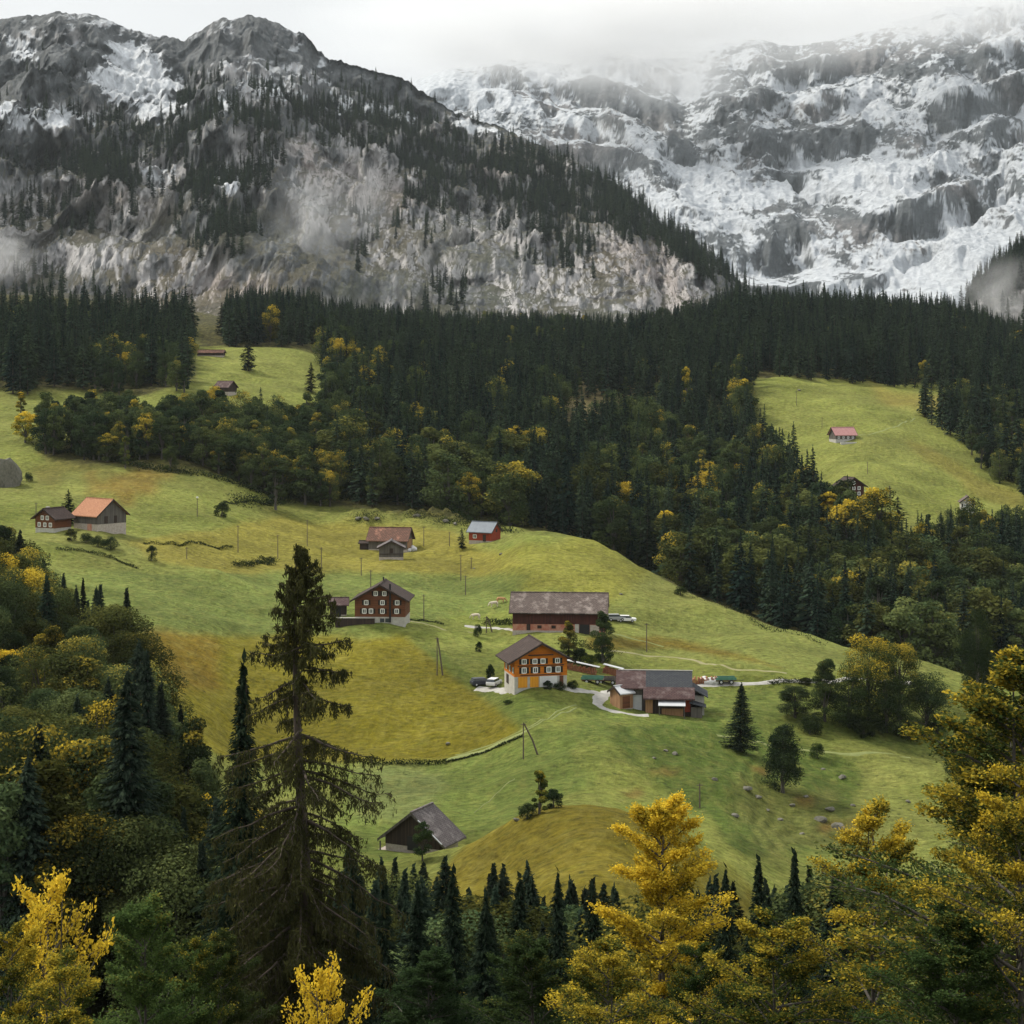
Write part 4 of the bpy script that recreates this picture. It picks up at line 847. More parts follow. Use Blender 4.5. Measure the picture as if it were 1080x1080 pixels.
SINGLE = [ # key, px, foot row, top row, width, colour, yellow, label
 (('sn', 4), 782, 793, 721, 36, (.8,.85,.8), 0, 'dark cone shaped spruce standing alone below the farmstead'),
 (('oval', 0), 826, 836, 760, 54, (.55,.62,.65), 0, 'dense grey green oval tree right of the lone spruce'),
 (('bf', 4), 291, 538, 488, 28, (.85,.85,.8), 0, 'grey green tree standing in front of the belt on the left meadow'),
 (('sf', 2), 72, 554, 516, 17, (.6,.62,.6), 0, 'slim black spruce beside the orange roofed barn'),
 (('sf', 1), 487, 579, 557, 11, (.8,.8,.8), 0, 'tiny spruce left of the small red hut'),
 (('sf', 4), 262, 392, 352, 19, (.6,.62,.6), 0, 'single dark spruce on the small steep upper meadow'),
 (('sf', 1), 234, 353, 320, 15, (.7,.7,.7), 0, 'single spruce above the low brown sheds'),
 (('sf', 0), 328, 414, 382, 14, (.6,.6,.6), 0, 'slim spruce at the right edge of the steep upper meadow'),
 (('bf', 0), 27, 467, 432, 29, (2.4,2.2,.8), .62, 'round bright yellow tree on the left meadow'),
 (('bf', 4), 22, 437, 411, 14, (2.2,1.6,.7), .5, 'small orange tree above the round yellow one'),
 (('sf', 4), 53, 466, 431, 20, (.65,.65,.65), 0, 'dark spruce right of the round yellow tree'),
 (('bf', 4), 132, 494, 457, 16, (1.9,1.7,1.0), .25, 'pale yellow green slender tree before the belt'),
 (('bf', 0), 113, 488, 455, 27, (.95,.9,.7), .3, 'rounded tree with yellow top left of the slender pale tree'),
 (('bf', 1), 180, 497, 469, 21, (.9,.9,.7), .05, 'small round dull green tree in front of the belt'),
 (('bf', 3), 285, 361, 321, 27, (1.6,1.2,.6), .40, 'orange brown tree among spruces at the top of the steep meadow'),
 (('bf', 1), 160, 592, 574, 13, (.6,.65,.6), 0, 'little dark tree on the meadow right of the orange roofed barn'),
 (('bn', 4), 636, 700, 641, 30, (.95,1.0,.85), .06, 'green tree right of the long brick barn door'),
 (('bn', 4), 600, 700, 652, 24, (1.2,.95,.7), .34, 'rusty brown tree in front of the long brick barn'),
 (('bn', 3), 917, 762, 667, 66, (1.3,1.25,.9), .40, 'tall grove tree with golden crown'),
 (('bn', 0), 948, 758, 676, 52, (1.2,1.15,.85), .30, 'yellow green grove tree right of the golden crowned one'),
 (('bn', 2), 870, 762, 690, 40, (.85,.9,.8), .12, 'slender green tree at the left of the grove'),
 (('bn', 1), 895, 768, 712, 52, (.6,.68,.6), 0, 'dark low tree inside the grove'),
 (('bn', 1), 935, 772, 716, 56, (.6,.66,.6), 0, 'dark bushy tree at the front of the grove'),
 (('bn', 3), 977, 768, 706, 56, (.85,.95,.95), 0, 'grey green tree with bare stem at the right of the grove'),
 (('bn', 0), 838, 759, 722, 42, (.7,.72,.72), 0, 'grey leafed shrub tree at the left end of the grove'),
 (('bn', 1), 1014, 822, 764, 52, (.55,.68,.72), 0, 'blue grey willow-like tree left of the big right beech'),
 (('bn', 1), 1032, 760, 640, 44, (.55,.6,.5), 0, 'tall dark tree right of the grove'),
 (('bf', 5), 446, 908, 864, 26, (.85,.95,.8), .02, 'thin leafy tree in front of the old hay barn'),
 (('bf', 4), 570, 858, 808, 24, (1.5,1.35,.7), .35, 'small yellowing birch on the left flank of the mound'),
 (('bf', 2), 785, 452, 396, 30, (1.4,1.3,.8), .42, 'yellow topped tree at the corner of the right meadow'),
 (('bf', 4), 724, 446, 382, 18, (1.3,1.2,.7), .48, 'leaning tree with a golden tip on the middle slope'),
 (('bf', 1), 884, 560, 513, 30, (.7,.75,.6), .1, 'dark green tree left of the timber house on the right'),
 (('bf', 5), 912, 556, 522, 30, (.9,.9,.6), .3, 'bushy tree right in front of the timber house'),
 (('bf', 3), 1024, 572, 524, 34, (.8,.85,.6), .2, 'tree standing before the pale house at the right edge'),
 (('bf', 1), 925, 575, 512, 52, (1.1,1.05,.7), .42, 'yellow crowned tree right below the dark timber house'),
 (('bf', 1), 860, 660, 604, 34, (1.5,1.3,.8), .25, 'pale brownish tree with bare stem behind the grassy ridge'),
 (('bf', 1), 966, 690, 640, 30, (1.8,1.5,.7), .62, 'vivid yellow orange tree behind the grassy ridge'),
 (('sf', 3), 947, 560, 524, 18, (.6,.6,.6), 0, 'pointed spruce standing above the gully trees by the right meadow'),
]
for key, px, py, top, w, col, yl, lab in SINGLE:
    tree_px(key, px, py, top, w, col=col, yel=yl, label=lab, cat='tree')
BUSH = [ (234,546,529,20,(.8,.8,.7),'dark round bush on the left meadow below the belt'), (75,571,557,15,(.8,.7,.5),'brown tinted bush at the left of the row below the orange roofed barn'),
 (91,573,562,15,(.6,.65,.6),'second bush from the left in the row below the orange roofed barn'), (103,577,565,15,(.6,.65,.6),'third bush from the left in the row below the orange roofed barn'),
 (116,580,566,18,(.55,.6,.6),'largest right hand bush in the row below the orange roofed barn'),
 (584,852,831,24,(.5,.6,.6),'round dark bush on the left flank of the mound'), (556,864,846,24,(.9,.9,.85),'pale straggly shrub left of the dark round bush on the mound'),
 (862,799,783,17,(.7,.8,.6),'small bush on the slope below the grove'), (612,700,683,24,(.5,.55,.5),'dark bush between the two trees below the brick barn'),
 (588,702,686,20,(.55,.6,.5),'dark bush left in the garden below the brick barn'), (622,704,690,24,(1.1,1.1,.6),'yellowish bush in the garden below the brick barn'),
 (578,727,717,13,(.5,.6,.5),'small garden bush right of the orange chalet'), (590,727,718,14,(.5,.6,.5),'garden bush further right of the orange chalet'), (604,727,717,13,(.5,.6,.5),'garden bush left of the green trailer'),
 (504,672,658,10,(.5,.6,.5),'tiny conical bush on the slope above the orange chalet'), (517,722,700,12,(.4,.5,.45),'dark climbing bush on the left side of the orange chalet'),
 (855,775,755,26,(.5,.55,.5),'low dark bush at the foot of the grove, left'), (910,778,757,34,(.5,.52,.45),'low dark bush at the foot of the grove, middle'), (958,780,762,30,(.6,.55,.45),'brown green bush at the foot of the grove, right'),
 (990,775,756,30,(.55,.6,.5),'bush right of the bare stemmed grove tree'), (18,512,497,14,(.5,.6,.6),'small tree-like bush beside the rock at the left edge'),
 (718,628,618,15,(.6,.65,.5),'small round bush below the wood on the grassy ridge'), (30,508,498,10,(.6,.65,.5),'tiny bush just right of the left edge rock'), (537,742,738,16,(.5,.6,.5),'flat dark shrub on the meadow below the orange chalet'),
 (505,688,676,9,(.5,.6,.5),'small bush uphill left of the orange chalet'), (850,722,714,20,(.5,.45,.35),'low brown brush heap beside the farm track'),]
for px, py, top, w, col, lab in BUSH:
    tree_px(('bush', rng.randint(2)), px, py, top, w, col=col, yel=.15 if 'yellowish' in lab or 'brown tinted' in lab else 0, label=lab, cat='bush')
_sp = [(f[2], f[1], f[3] - .2, f[4], f[10], f[8] % 5, .85 + .35 * f[9]) for f in REST if not f[5]]
_br = [(f[2], f[1], f[3] - .2, f[4], f[10], f[8] % 6, .85 + .35 * f[9]) for f in REST if f[5]]
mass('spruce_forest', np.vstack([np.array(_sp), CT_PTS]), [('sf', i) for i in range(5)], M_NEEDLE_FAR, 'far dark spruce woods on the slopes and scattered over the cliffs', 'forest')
if len(_br) > 5: mass('broadleaf_forest', _br, [('bf', i) for i in range(6)], M_LEAF_FAR, 'far broadleaf trees in autumn tints among the spruces', 'forest')
print('FOREST', len(FOREST), 'rest', len(_sp), len(_br), 'cliff', len(CT_PTS))
# ------------------------------------------------------------ buildings
class MB:
    def __init__(s): s.V = []; s.F = []
    def poly(s, pts, faces):
        o = len(s.V); s.V += [tuple(p) for p in pts]; s.F += [tuple(i + o for i in f) for f in faces]; return s
    def box(s, x0, x1, y0, y1, z0, z1):
        return s.poly([(x0,y0,z0),(x1,y0,z0),(x1,y1,z0),(x0,y1,z0),(x0,y0,z1),(x1,y0,z1),(x1,y1,z1),(x0,y1,z1)], [(0,3,2,1),(4,5,6,7),(0,1,5,4),(1,2,6,5),(2,3,7,6),(3,0,4,7)])
    def prism(s, prof, a0, a1, axis='y'):
        """closed profile of (u, z) pairs swept from a0 to a1 along axis"""
        n = len(prof); f = (lambda u, z, a: (u, a, z)) if axis == 'y' else (lambda u, z, a: (a, u, z))
        pts = [f(u, z, a0) for u, z in prof] + [f(u, z, a1) for u, z in prof]
        return s.poly(pts, [tuple(range(n))[::-1], tuple(range(n, 2 * n))] + [(i, (i + 1) % n, (i + 1) % n + n, i + n) for i in range(n)])
    def build(s, name, mat, parent=None, M=None, bevel=0):
        me = bpy.data.meshes.new(name); me.from_pydata(s.V, [], s.F)
        import bmesh
        bm = bmesh.new(); bm.from_mesh(me); bmesh.ops.recalc_face_normals(bm, faces=bm.faces)
        if bevel: bmesh.ops.bevel(bm, geom=list(bm.edges), offset=bevel, segments=2, affect='EDGES', profile=.6)
        bm.to_mesh(me); bm.free()
        if mat: me.materials.append(mat)
        o = link(bpy.data.objects.new(name, me), parent)
        if M is not None: o.matrix_local = M
        return o
def boards(name, a, b, pitch=.18, axis='X', rough=.85, stain=.35):
    t = NT(name); oc = t.coord(); sp = t.node('ShaderNodeSeparateXYZ'); t.l.new(oc, sp.inputs[0])
    if axis == 'X': v = mathn(t, 'ADD', sp.outputs['X'], sp.outputs['Y'])
    else: v = sp.outputs['Z']
    fl = mathn(t, 'FLOOR', mathn(t, 'DIVIDE', v, pitch), 0.); wn = t.node('ShaderNodeTexWhiteNoise', noise_dimensions='1D'); t.l.new(fl, wn.inputs['W'])
    fr = mathn(t, 'FRACT', mathn(t, 'DIVIDE', v, pitch), 0.)
    gap = t.rng(fr, .0, .10, .45, 1.)
    n = t.noise(t.mapping(oc, (2, 2, .5) if axis == 'X' else (.4, .4, 2)), 1.6, 5)
    c = t.mix(wn.outputs['Value'], a, b); c = t.mix(t.rng(n, .35, .75, 0, stain), c, tuple(x * .45 for x in a))
    c = t.mix(gap, (0.01, .008, .006), c); t.color(c); t.b.inputs['Roughness'].default_value = rough; t.bump(gap, .5, .03); return t.m
def tiles(name, a, b, c3=None, pitch=.35, patch=.45):
    t = NT(name); oc = t.coord(); br = t.node('ShaderNodeTexBrick'); t.l.new(t.mapping(oc, (1, 1, 1)), br.inputs['Vector'])
    br.inputs['Scale'].default_value = 1 / pitch * .35; br.inputs['Color1'].default_value = (*a, 1); br.inputs['Color2'].default_value = (*b, 1); br.inputs['Mortar'].default_value = (*[x * .35 for x in a], 1); br.inputs['Mortar Size'].default_value = .03
    c = br.outputs['Color']
    if c3: c = t.mix(t.rng(t.noise(oc, .55, 6, .7), patch, patch + .22), c, c3)
    c = t.mix(t.rng(t.noise(oc, 3.5, 3), .3, .8, 0, .35), c, tuple(x * .5 for x in a)); t.color(c); t.bump(br.outputs['Fac'], .4, .03); return t.m
def plain(name, a, b=None, sc=1.5, rough=.85):
    t = NT(name); t.color(t.mix(t.rng(t.noise(t.coord(), sc, 5, .65), .3, .75), a, b or tuple(x * .75 for x in a))); t.b.inputs['Roughness'].default_value = rough; return t.m
M_ORANGE = boards('orange_larch_boards', (.50, .145, .012), (.62, .20, .018), .22, 'Z', stain=.25)
M_ORDOOR = boards('orange_door_boards', (.62, .26, .02), (.70, .32, .03), .2, 'X', stain=.1)
M_BROWN = boards('brown_timber', (.115, .045, .022), (.17, .065, .03), .22, 'Z')
M_GREYW = boards('weathered_boards', (.085, .075, .068), (.15, .135, .12), .2)
M_DARKW = boards('dark_boards', (.035, .025, .022), (.065, .045, .035), .2)
M_REDW = boards('red_boards', (.27, .045, .022), (.34, .06, .028), .2)
M_DKRED = boards('dark_red_boards', (.055, .020, .016), (.085, .028, .022), .22)
M_TAN = boards('tan_boards', (.30, .17, .09), (.40, .23, .12), .2)
M_PLAS = plain('white_plaster', (.50, .49, .45), (.33, .31, .28)); M_STONE = plain('pale_rubble_wall', (.50, .44, .38), (.28, .24, .21), 2.5)
M_BRICKR = plain('red_brick_base', (.36, .10, .06), (.50, .30, .22), 1.2); M_SHUT = plain('dark_shutter', (.03, .025, .02)); M_FRAME = plain('white_frame', (.78, .78, .76), (.7, .7, .68))
_gl = NT('window_glass'); _gl.color((.05, .06, .07)); _gl.b.inputs['Roughness'].default_value = .12; _gl.b.inputs['Specular IOR Level'].default_value = .6; M_GLASS = _gl.m
M_ROOFB = tiles('brown_tiles', (.045, .03, .026), (.07, .045, .036), (.11, .085, .075), .4, .58)
M_ROOFG = tiles('mottled_grey_tiles', (.11, .085, .075), (.16, .12, .105), (.33, .28, .25), .4, .5)
M_ROOFD = tiles('slate_grey_tiles', (.045, .05, .06), (.065, .07, .075), (.12, .12, .13), .4, .6)
M_ROOFM = tiles('maroon_tiles', (.075, .042, .042), (.11, .065, .06), (.19, .15, .14), .4, .5)
M_ROOFO = tiles('orange_tiles', (.42, .19, .10), (.50, .24, .13), (.30, .13, .08), .4, .55)
M_ROOFR = tiles('rust_patched_tiles', (.13, .07, .05), (.20, .10, .07), (.50, .24, .16), .5, .54)
M_ROOFP = tiles('pink_tiles', (.50, .25, .24), (.56, .30, .28), (.42, .22, .21), .4, .6)
M_ROOFS = plain('blue_grey_sheet', (.17, .20, .23), (.12, .14, .17), .8, .5); M_METAL = plain('pale_sheet_metal', (.55, .56, .57), (.42, .43, .45), 1, .45)
M_WHITE = plain('white_panels', (.68, .68, .67), (.55, .55, .54), .6); M_ROOFW = tiles('silvered_shingles', (.10, .085, .085), (.17, .145, .145), (.30, .27, .26), .3, .5)
M_PIPE = plain('dark_metal', (.03, .03, .03)); M_POLE = plain('pole_wood', (.085, .065, .05), (.14, .11, .09), 3)
def window(parent, face, W, D, u, z, w=.9, h=1.1, shut=M_SHUT, frame=M_FRAME):
    """one window: glass is the part, frame and shutters its sub-parts; face f=front l=left r=right"""
    def put(name, mb, mat, par): return mb.build(name, mat, par)
    def bx(a0, a1, z0, z1, o0, o1):
        m = MB()
        if face == 'f': m.box(a0, a1, -D / 2 - o1, -D / 2 - o0, z0, z1)
        elif face == 'r': m.box(W / 2 + o0, W / 2 + o1, a0, a1, z0, z1)
        else: m.box(-W / 2 - o1, -W / 2 - o0, a0, a1, z0, z1)
        return m
    g = put('window', bx(u - w / 2, u + w / 2, z, z + h, .005, .03), M_GLASS, parent)
    fr = MB(); t = .13
    for a in ((u - w/2 - .04, u - w/2 + t, z, z + h), (u + w/2 - t, u + w/2 + .04, z, z + h), (u - w/2 + t, u + w/2 - t, z - .05, z + t), (u - w/2 + t, u + w/2 - t, z + h - t, z + h + .05), (u - .05, u + .05, z + t, z + h - t)):
        b = bx(a[0], a[1], a[2], a[3], .0, .07); fr.poly(b.V, b.F)
    put('frame', fr, frame, g)
    if shut:
        for s in (-1, 1):
            c = u + s * (w / 2 + .04 + w * .26); put('shutter', bx(c - w * .25, c + w * .25, z - .04, z + h + .04, .0, .05), shut, g)
    return g
def house(name, p, rz, W, D, hw, rise, ridge='y', wall=M_BROWN, roof=M_ROOFB, over=.8, eave=.7, hf=0., base=M_PLAS, label='', cat='house', th=.22, hipback=0, fascia=None, sink=2.5, group=None):
    root = bpy.data.objects.new(name, None); S.collection.objects.link(root); root.location = p; root.rotation_euler = (0, 0, R(rz)); tag(root, label, cat, group)
    MB().box(-W/2 + .03, W/2 - .03, -D/2 + .03, D/2 - .03, -sink, hf).build('foundation', base, root)
    z = hw
    if ridge == 'y': MB().prism([(-W/2, hf), (W/2, hf), (W/2, z), (0, z + rise), (-W/2, z)], -D/2, D/2, 'y').build('wall', wall, root)
    else: MB().prism([(-D/2, hf), (D/2, hf), (D/2, z), (0, z + rise), (-D/2, z)], -W/2, W/2, 'x').build('wall', wall, root)
    half = W/2 if ridge == 'y' else D/2; sl = rise / half; zo = z - eave * sl; h = half + eave; ln = (D if ridge == 'y' else W) / 2 + over
    k = .02
    MB().prism([(-h, zo + k), (0, z + rise + k), (h, zo + k), (h, zo + th), (0, z + rise + th * 1.15), (-h, zo + th)], -ln, ln, ridge if ridge == 'y' else 'x').build('roof', roof, root)
    # rafter boards along the gable edges
    m = MB()
    for s in (-1, 1):
        a = s * (ln + .003)
        m.prism([(-h, zo - .12), (0, z + rise - .12), (h, zo - .12), (h, zo + th + .03), (0, z + rise + th * 1.15 + .03), (-h, zo + th + .03)], min(a, a + s * .08), max(a, a + s * .08), ridge)
    m.build('barge_board', fascia or M_DARKW, root)
    m = MB()
    if ridge == 'y': m.box(-.16, .16, -ln - .02, ln + .02, z + rise + th * 1.0, z + rise + th * 1.15 + .10)
    else: m.box(-ln - .02, ln + .02, -.16, .16, z + rise + th * 1.0, z + rise + th * 1.15 + .10)
    m.build('ridge_cap', roof, root)
    return root
def panel(parent, name, face, W, D, u0, u1, z0, z1, mat, o=.06):
    m = MB()
    if face == 'f': m.box(u0, u1, -D/2 - o, -D/2 + .01, z0, z1)
    elif face == 'r': m.box(W/2 - .01, W/2 + o, u0, u1, z0, z1)
    else: m.box(-W/2 - o, -W/2 + .01, u0, u1, z0, z1)
    return m.build(name, mat, parent)
def site(px, py, D=0., up=0.):
    p = hit(px, py); return Vector((p.x, p.y + D / 2, p.z + up))
# --- orange chalet
W, D = 9.8, 8.2
c = house('chalet', site(565, 726, D), 13, W, D, 5.2, 2.7, 'y', M_ORANGE, M_ROOFB, 1.1, 1.4, 2.0, M_PLAS, 'bright orange timber chalet with dark roof and two orange garage doors', 'house')
for u in (-3.1, -1.0, 1.5, 3.2): window(c, 'f', W, D, u, 2.6, .85, 1.05)
for u in (-3.1, -1.1, .4, 3.1): window(c, 'f', W, D, u, 4.25, .85, .9)
panel(c, 'gable_boards', 'f', W, D, -2.3, 2.3, 5.75, 5.9, M_DARKW, .3)
panel(c, 'garage_door', 'f', W, D, -4.2, -2.5, .05, 1.95, M_ORDOOR); panel(c, 'garage_door', 'f', W, D, -2.0, -.4, .05, 1.95, M_ORDOOR); panel(c, 'garage_door', 'f', W, D, -.2, 3.0, .05, 2.0, M_WHITE); panel(c, 'door', 'f', W, D, 3.5, 4.2, .05, 1.95, M_BROWN)
for u in (-3.2, -.6, 2.2): window(c, 'l', W, D, u, 2.6, .8, .95)
panel(c, 'flower_box', 'f', W, D, -4.3, 4.3, 3.86, 4.0, M_DARKW, .2); panel(c, 'flower_box', 'f', W, D, -3.8, 3.8, 2.2, 2.32, M_DARKW, .15)
panel(c, 'side_door', 'l', W, D, .6, 2.2, .05, 1.7, M_DARKW)
# --- long barn with red brick foot
W, D = 19.6, 11.
c = house('barn', site(591, 667, D), -4, W, D, 4.4, 3.2, 'x', M_DKRED, M_ROOFG, .7, .8, 1.7, M_BRICKR, 'long dark red barn with mottled grey roof and red brick foot', 'barn')
panel(c, 'stable_door', 'f', W, D, 4.4, 6.6, -.7, 1.7, M_PIPE); panel(c, 'door_post', 'f', W, D, 3.5, 4.3, -.9, 1.75, M_PLAS, .1); panel(c, 'door_post', 'f', W, D, 6.7, 8.6, -.9, 1.6, M_STONE, .08)
panel(c, 'plinth', 'f', W, D, -9.8, 3.4, -.9, .35, M_STONE, .09)
panel(c, 'door', 'f', W, D, -6.8, -6.0, .4, 1.7, M_DARKW)
for u in (-4.5, -1.5): panel(c, 'hatch', 'f', W, D, u, u + .9, .8, 1.45, M_DARKW, .05)
# --- brown chalet
W, D = 10.6, 9.
c = house('chalet', site(402, 657, D), -3, W, D, 4.9, 2.9, 'y', M_BROWN, M_ROOFB, .9, .9, 1.2, M_PLAS, 'dark brown timber chalet with many white framed windows', 'house')
for u in (-.9, .9): window(c, 'f', W, D, u, 5.6, .8, .95)
for u in (-2.9, .5, 3.6): window(c, 'f', W, D, u, 3.7, .85, .95)
for u in (-3.3, -1.9, .5, 3.5): window(c, 'f', W, D, u, 1.9, .85, 1.0)
for u0, u1 in ((.0, .9), (1.1, 1.9)): panel(c, 'cellar_window', 'f', W, D, u0, u1, .1, .9, M_GLASS)
MB().box(1.95, 2.3, -D/2 - .35, -D/2 - .02, .1, 8.1).build('flue_pipe', M_PIPE, c)
MB().box(-.15, .15, 1.2, 1.5, 7.6, 8.9).build('chimney', M_PIPE, c)
# retaining wall in front of it
p = site(378, 659); w = MB().box(-4.8, 3.4, -.35, .35, -1.5, 1.3); root = bpy.data.objects.new('retaining_wall', None); S.collection.objects.link(root); root.location = (p.x, p.y, p.z + .0)
w.build('wall', M_DARKW, root); MB().box(-4.9, 3.5, -.42, .42, 1.303, 1.42).build('coping', M_PLAS, root); tag(root, 'low dark wall with pale coping before the brown chalet', 'wall')
W, D = 3.6, 4.
c = house('shed', site(356, 651, D), 4, W, D, 2.8, 1.0, 'x', M_DARKW, M_ROOFM, .5, .7, .5, M_STONE, 'small dark shed with pinkish roof left of the brown chalet', 'shed'); panel(c, 'door', 'f', W, D, -.6, .6, .1, 2.1, M_PIPE)

# --- barn with patched roof, hut in front
W, D = 10.8, 7.5
c = house('barn', site(411, 582, D), -10, W, D, 3.3, 2.9, 'x', M_GREYW, M_ROOFR, .6, .7, .6, M_STONE, 'grey wooden barn with rust patched roof behind a small hut', 'barn'); panel(c, 'gable_boards', 'r', W, D, -2.6, 2.6, .7, 3.2, M_TAN, .05); panel(c, 'door', 'f', W, D, 3.4, 4.6, .1, 2.2, M_DARKW)
W, D = 6.4, 5.5
c = house('hut', site(412, 590, D), 3, W, D, 3.1, 1.6, 'y', M_GREYW, M_ROOFW, .5, .6, .6, M_STONE, 'small weathered grey hut with gable facing down the valley', 'hut'); panel(c, 'door', 'f', W, D, -.4, .5, 1.6, 2.9, M_DARKW); panel(c, 'cross_beam', 'f', W, D, -3.1, 3.1, 1.35, 1.5, M_DARKW, .12)
W, D = 2.8, 2.6
c = house('lean_to', site(385, 580, D), -5, W, D, 1.7, .5, 'x', M_DARKW, M_DARKW, .3, .3, 0, M_STONE, 'tiny black lean-to left of the rust roofed barn', 'shed')
# --- small red hut
W, D = 7., 5.6
c = house('cabin', site(511, 572, D, .1), -27, W, D, 2.9, 2.2, 'x', M_REDW, M_ROOFS, .5, .6, .3, M_STONE, 'small red cabin with blue grey roof on the edge of the knoll', 'hut'); window(c, 'f', W, D, -1.6, .9, 1.1, 1., None); window(c, 'r', W, D, .3, 2.6, .8, .8, None, M_DARKW); panel(c, 'door', 'f', W, D, .9, 1.9, .1, 2., M_DARKW)
# --- barn with orange roof on the left
W, D = 9.2, 9.0
c = house('barn', site(101, 560, D), -38, W, D, 4.0, 3.5, 'x', M_GREYW, M_ROOFO, .6, .7, 1.7, M_STONE, 'grey timber barn with orange tiled roof and white stone base', 'barn'); panel(c, 'barn_door', 'r', W, D, -2.4, -1.3, 1.8, 3.6, M_DARKW); panel(c, 'barn_door', 'r', W, D, .6, 1.6, 1.8, 3.6, M_DARKW); panel(c, 'stable_door', 'f', W, D, .8, 2.4, .1, 1.7, M_BRICKR)
W, D = 6.2, 6.
c = house('cottage', site(53, 562, D), -28, W, D, 3.6, 2.0, 'y', M_BROWN, M_ROOFB, .7, .9, 1., M_PLAS, 'brown house with white chimney left of the orange roofed barn', 'house')
for u, z in ((-1.8, 1.3), (0., 1.3), (1.8, 1.3), (-.8, 3.0), (.8, 3.0)): window(c, 'f', W, D, u, z, .9, 1., None)
MB().box(-1.4, -.6, -1.2, -.5, 4., 6.1).build('chimney', M_PLAS, c)
# --- old hay barn near the bottom
W, D = 8.2, 4.9
c = house('hay_barn', site(444, 900, D, -.1), -26, W, D, 2.0, 3.2, 'y', M_DARKW, M_ROOFW, .5, .9, .9, M_STONE, 'old black hay barn with broken silvery shingle roof', 'barn', fascia=M_GREYW)
MB().box(-4.8, -4.65, -2.8, -2.65, -2, 1.2).build('post', M_GREYW, c); MB().box(-W/2 - 1.0, -W/2 + .2, -2.6, 2.4, -1.2, .02).build('stone_heap', M_STONE, c)
m = MB().prism([(1.2, 4.65), (4.7, 1.92), (4.7, 1.84), (1.2, 4.57)], -3.35, -3.15, 'y'); m.build('loose_board', M_METAL, c)
MB().box(-.8, .8, -2.5, -2.42, .4, 2.2).build('barn_door', M_PIPE, c)
# --- far houses
W, D = 8.6, 6.5
c = house('cottage', site(890, 466, D), 14, W, D, 2.9, 2.6, 'x', M_GREYW, M_ROOFP, .6, .6, 1., M_PLAS, 'far small grey house with pink tiled roof on the right meadow', 'house')
for u in (-3, -1, 1, 3): window(c, 'f', W, D, u, 1.3, .8, .9, None)
p = site(893, 468); MB().box(-2.4, 3.6, -1.2, 1.2, -1, .5)
o = MB().box(-2.4, 3.8, -1.0, 1.0, -1.5, .55).build('retaining_wall', M_PLAS); o.location = site(893, 468.5); tag(o, 'low white wall in front of the pink roofed house', 'wall')
W, D = 7.4, 7.
c = house('timber_house', site(898, 530, D), 14, W, D, 5.6, 2.4, 'y', M_DKRED, M_ROOFB, .8, 1.1, 1., M_PLAS, 'dark red timber house half hidden by trees below the right meadow', 'house')
for u, z in ((-1.9, 4.0), (0, 4.0), (1.9, 4.0), (-1.9, 2.2), (0, 2.2), (1.9, 2.2), (0., 5.8)): window(c, 'f', W, D, u, z, 1.0, 1.1, None)
W, D = 6.8, 5.2
c = house('hut', site(237, 416, D, .6), -30, W, D, 2.2, 2.1, 'x', M_DARKW, M_ROOFM, .5, .5, .3, M_STONE, 'small brown hut with pinkish grey roof above the broadleaf belt', 'hut')
W, D = 12., 4.
c = house('low_shed', site(222, 376, D), -6, W, D, 1.6, 1.1, 'x', M_DARKW, M_ROOFR, .4, .4, .3, M_STONE, 'long low brown shed at the foot of the upper spruces', 'shed')
W, D = 4.5, 5
c = house('cottage', site(1022, 541, D, 0.), -8, W, D, 3.6, 1.6, 'y', M_PLAS, M_ROOFG, .5, .6, 1., M_PLAS, 'whitish house peeping through trees near the right edge', 'house')
for u, z in ((-1.1, 1.8), (1.1, 1.8)): window(c, 'f', W, D, u, z, .9, 1., M_SHUT)
# --- the farmstead below the track: two joined roofs, lean-to, awning
p = site(692, 753, 9.0); root = bpy.data.objects.new('farmhouse', None); S.collection.objects.link(root); root.location = (p.x, p.y, p.z); root.rotation_euler = (0, 0, R(-5)); tag(root, 'rambling brown farm building with slate and maroon roof and white awning', 'farm')
c = root
MB().box(-6.3, -1.7, -2.6, 4.3, -2, 4.6).build('wall', M_GREYW, c); MB().prism([(-2.6, 4.603), (4.3, 4.603), (.85, 6.6)], -6.3, 6.6, 'x').build('gable', M_BROWN, c)
MB().box(-1.697, 6.6, -1.6, 4.3, -2, 4.3).build('wall', M_TAN, c); MB().box(-5.5, -2.2, -2.68, -2.6, .1, 3.0).build('barn_door', M_METAL, c)
s1 = (6.9 - 4.2) / 4.4
MB().prism([(-3.6, 4.15), (.85, 6.72), (.85, 6.95), (-3.6, 4.38)], -6.9, -1.5, 'x').build('roof', M_ROOFM, c)
MB().prism([(.85, 6.72), (5.2, 4.2), (5.2, 4.43), (.85, 6.95)], -6.9, 6.9, 'x').build('roof', M_ROOFD, c)
MB().prism([(-3.3, 4.32), (.85, 6.724), (.85, 6.955), (-3.3, 4.55)], -1.497, 6.9, 'x').build('roof', M_ROOFD, c)
MB().prism([(-5.9, 2.72), (-3.303, 4.32), (-3.303, 4.60), (-5.9, 3.0)], -1.9, 7.3, 'x').build('lower_roof', M_ROOFM, c)
MB().box(-1.6, 6.9, -4.4, -1.61, -2, 2.9).build('wall', M_DARKW, c); MB().box(-1.5, -.2, -4.5, -4.41, .1, 2.7).build('stall_door', M_TAN, c)
MB().prism([(-7.4, 1.9), (-4.5, 2.5), (-4.5, 2.6), (-7.4, 2.0)], .8, 5.6, 'x').build('awning', M_METAL, c)
for x in (1.0, 5.4): MB().box(x - .08, x + .08, -7.2, -7.05, -2, 1.93).build('awning_post', M_GREYW, c)
